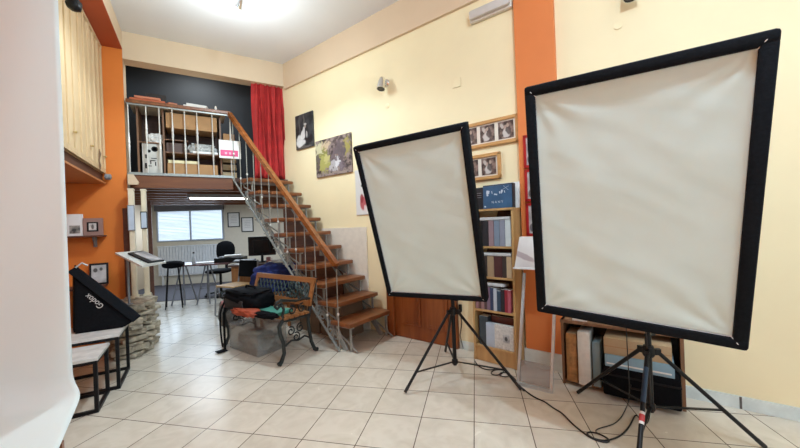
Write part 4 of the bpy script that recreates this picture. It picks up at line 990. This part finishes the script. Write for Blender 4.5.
m = MB(); m.tube([(0, 0, .0), (.004, .004, -.05), (-.004, .0, -.12), (.003, 0, -.18), (0, .004, -.23)], [.003, .012, .006, .010, .004], 6)
tag(place(m.build('key_tassel', plain('brown_cord', (.20, .12, .07), .8)), (-.878, 4.85, 2.25)), 'brown tassel hanging from a knob at the right cabinet door', 'tassel')
tag(place(MB().lathe([(.03, 0), (.035, .01), (.035, .05), (.02, .06)], (0, 0, 0), 12, (1, 0, 0)).build('socket_box', M_grey), (-.896, 5.18, 1.99)), 'small grey socket at the right end under the wall cabinet', 'socket')
# clamp lamp
t = thing('clamp_lamp', 'black clamp lamp fixed under the ceiling beam by the cabinet', 'lamp', (-.80, 3.74, 3.22))
blob('lamp_head', (0, 0, .0), (.10, .10, .10), M_black, t, 3, .2, 3, .8)
MB().tube([(0, 0, .05), (-.02, .03, .20), (-.03, .03, .355)], .014, 8).build('arm', M_black, t); MB().b2((-.06, -.0, .33), (0, .06, .354), .004).build('clamp', M_black, t)
# small shelf with frames on the end wall
t = thing('wall_shelf', 'small brown wall shelf on the orange end wall', 'shelf', (-1.06, LY, 1.285))
MB().b2((-.19, -.16, 0), (.15, -.001, .018), .003).build('board', M_cabin, t)
m = MB(); m.b2((.03, -.03, -.12), (.06, -.001, 0), .003); m.tube([(.045, -.02, -.11), (.045, -.07, -.06), (.045, -.12, -.002)], .009, 6); m.build('bracket', M_grey, t)
t = thing('acrylic_frame', 'white frame at left end of the small wall shelf', 'picture frame', (-1.18, LY-.06, 1.303), .0)
MB().b2((-.06, -.012, 0), (.075, .012, .25), .003).build('frame', M_trimw, t); MB().b2((-.04, -.014, .03), (.05, -.011, .12)).build('photo', art('tiny_photo', (.05, .05, .05), (.4, .38, .35), 20, []), t)
t = thing('box_frame', 'pinkish box frame with dark photo on the small wall shelf', 'picture frame', (-1.02, LY-.06, 1.303), .0)
MB().b2((-.085, -.02, 0), (.09, .012, .20), .003).build('frame', plain('greyish_pink_frame', (.36, .22, .19), .3), t)
MB().b2((-.05, -.023, .045), (.05, -.019, .155)).build('inner_frame', M_black, t); MB().b2((-.033, -.025, .06), (.033, -.022, .14)).build('photo', art('tiny_group_photo', (.5, .48, .46), (.75, .72, .7), 25, [(0, .1, .012, .03, (.1, .08, .08))]), t)

# ================================================================== NESTED TABLES, BLACK SOFTBOX
def nest(label, x1, y0, y1, h, w):
    t = thing('nesting_table', label, 'table', (x1, y0, 0)); L_ = y1-y0; r = .024
    for x in (-w, 0):
        for y in (0, L_): MB().b2((x-r/2, y-r/2, 0), (x+r/2, y+r/2, h-.025)).build('leg', M_blackm, t)
    for z, nm_ in ((r/2, 'base_frame'), (h-.025-r/2, 'top_frame')):
        m = MB()
        for x in (-w, 0): m.b2((x-r/2, r/2, z-r/2), (x+r/2, L_-r/2, z+r/2))
        for y in (0, L_): m.b2((-w+r/2, y-r/2, z-r/2), (-r/2, y+r/2, z+r/2))
        m.build(nm_, M_blackm, t)
    MB().b2((-w-.02, -.02, h-.025), (.02, L_+.02, h), .003).build('marble_top', M_wmarble, t)
    return t
nest('lower nesting table with white marble top and black steel frame', -.665, 3.29, 3.64, .408, .40)
nest('taller nesting table with marble top carrying the black softbox', -.600, 3.68, 4.15, .465, .46)
# softbox lying on the table: frustum on its side
t = thing('folded_softbox', 'closed black softbox lying on its side on the marble-topped table', 'softbox', (0, 0, 0))
zt = .467
B_ = unq(74, 269, 3.12); base_r = fl(124, 327.5, zt); base_l = fl(73.5, 334.5, zt)
pn = (base_r-B_).cross(base_l-B_).normalized()
dA = ray(138.5, 318); A_ = Vector((0, 0, EYE)) + dA*((B_-Vector((0, 0, EYE))).dot(pn)/dA.dot(pn))
ub = (A_-B_)
dep = Vector((-.25, .97, 0)).normalized()*.50
P = [B_, A_, base_r, base_l]
Q = [p+dep*(.75 if k < 2 else .5) for k, p in enumerate(P)]
m = MB(); vs = [m.bm.verts.new(p) for p in P]; ws = [m.bm.verts.new(q) for q in Q]
m.bm.faces.new(vs); m.bm.faces.new(ws[::-1])
for k in range(4): m.bm.faces.new((vs[k], vs[(k+1) % 4], ws[(k+1) % 4], ws[k]))
bmesh.ops.bevel(m.bm, geom=m.bm.edges[:], offset=.012, segments=2, affect='EDGES'); m.build('body', M_cloth, t, True)
nf = (P[1]-P[0]).cross(P[3]-P[0]).normalized()
if nf.dot(-P[0]) < 0: nf = -nf
upn = ub.normalized().cross(nf).normalized()
if upn.z < 0: upn = -upn
m = MB(); bar_n = nf
m.prism([P[0]+upn*.012, P[1]+upn*.012, P[1]-upn*.05, P[0]-upn*.05], nf*.018); m.prism([P[0]+upn*.012, P[1]+upn*.012, Q[1]+upn*.012, Q[0]+upn*.012], upn*.012); m.build('rim', M_rim, t)
# lettering upside down along the rim
xd = -ub.normalized(); zd = nf; yd = zd.cross(xd)
Rm = Matrix((xd, yd, zd)).transposed()
c_ = P[0].lerp(P[1], .50)-upn*.10+nf*.006
text('lettering', 'Godox', .066, plain('silver_print', (.55, .53, .50), .4), t, c_, Rm.to_euler(), .001)
m = MB(); m.tube([B_+Vector((.01, 0, .01)), B_+Vector((.05, .02, .05)), B_+Vector((.09, .03, .02))], .008, 6); m.build('rod_joint', M_alu, t)
# small framed photo on a ledge behind it
tag(MB().b2((-1.255, 5.02, .70), (-.92, LY-.001, .725)).build('ledge_board', M_cabin), 'dark brown ledge on the orange wall holding a small photo', 'ledge')
t = thing('small_photo_frame', 'small black-framed photo leaning on the orange wall behind the black softbox', 'picture frame', (-.985, 5.17, .725), .05)
MB().box((0, .03, .125), (.17, .012, .25), Matrix.Rotation(-.15, 3, 'X')).build('frame', M_black, t); MB().box((0, .022, .125), (.13, .008, .205), Matrix.Rotation(-.15, 3, 'X')).build('photo', art('pale_photo', (.45, .45, .45), (.68, .68, .68), 8, [(-.03, .17, .02, .025, (.03, .03, .03)), (.02, .18, .015, .02, (.05, .05, .05))]), t)

# ================================================================== PAPER BACKDROP AND STOOL
t = thing('paper_backdrop', 'wide white paper backdrop hanging at the far left, its lower end curling forward', 'backdrop', (0, 0, 0))
prof = []
for k in range(20): prof.append((0, 3.3-(3.3-.56)*k/19))
for k in range(1, 11):
    a = k/10*PI/2*.86; prof.append((.14*(1-math.cos(a)), .56-.14*math.sin(a)))
lx, lz = prof[-1]
for k in range(1, 9): prof.append((lx+.10*k, lz-.012*k))
edge0 = Vector((-.595, 2.49, 0)); outd = Vector((-.88, .25, 0)).normalized(); fd = Vector((.10, -.99, 0)).normalized()
def sheet(u, v):
    i = v*(len(prof)-1); k = int(min(i, len(prof)-2)); f = i-k
    a, z = prof[k][0]*(1-f)+prof[k+1][0]*f, prof[k][1]*(1-f)+prof[k+1][1]*f
    bulge = .035*math.exp(-((z-.45)/.06)**2)
    p = edge0 + outd*(.60*u) + fd*a - outd*bulge*(1-u)
    w = .012*math.sin(u*5+z*.8)+.006*math.sin(z*2.2+u*9)
    return Vector((p.x+fd.x*w, p.y+fd.y*w, z))
MB().grid(sheet, 24, 80).build('paper', M_paper, t, smooth='all', solid=.0015)
cc = edge0+outd*.33
MB().tube([edge0+outd*-.02+Vector((0, 0, 3.33)), edge0+outd*.60+Vector((0, 0, 3.33))], .04, 16).build('roll', M_paper, t, True)
MB().tube([edge0+outd*.1+Vector((0, .06, .0)), edge0+outd*.1+Vector((0, .06, 3.38))], .016, 10).build('pole', M_alu, t, True)
t = thing('wooden_stool', 'low wooden stand with brown leg under the curled end of the paper backdrop', 'stand', (-.602, 2.285, 0))
MB().b2((-.50, -.43, .25), (-.036, .03, .28), .004).build('top', M_pine, t)
for x, y in [(-.016, .035), (-.50, .035), (-.016, -.42), (-.50, -.42)]: MB().b2((x-.018, y-.018, 0), (x+.018, y+.018, .28), .003).build('leg', M_tread, t)
MB().b2((-.48, .03, .05), (-.035, .042, .28)).build('panel', M_pine, t)

# ================================================================== CEILING LIGHT
t = thing('ceiling_spotlight', 'chrome ceiling spotlight fitting with lit lamps in front of the loft', 'ceiling light', (.56, 3.70, CEIL))
MB().b2((-.16, -.02, -.03), (.16, .02, 0), .006).build('ceiling_bar', M_chrome, t)
for (x, y), tilt in [((-.09, .10), (-.5, .5)), ((.12, -.13), (.5, -.5))]:
    ax = Vector((tilt[0], tilt[1], -1.2)).normalized(); b0 = Vector((x*.8, y*.3, -.03)); h0 = Vector((x, y, -.10))
    o = MB().tube([b0, h0], .010, 8).build('arm', M_chrome, t, True)
    s = MB().lathe([(.02, -.05), (.035, -.04), (.05, .03), (.055, .07)], h0+ax*.03, 18, ax).build('shade', M_chrome, t, True)
    MB().lathe([(.012, .055), (.046, .072), (.040, .082), (.01, .088)], h0+ax*.03, 16, ax).build('bulb', M_bulb, t, True)
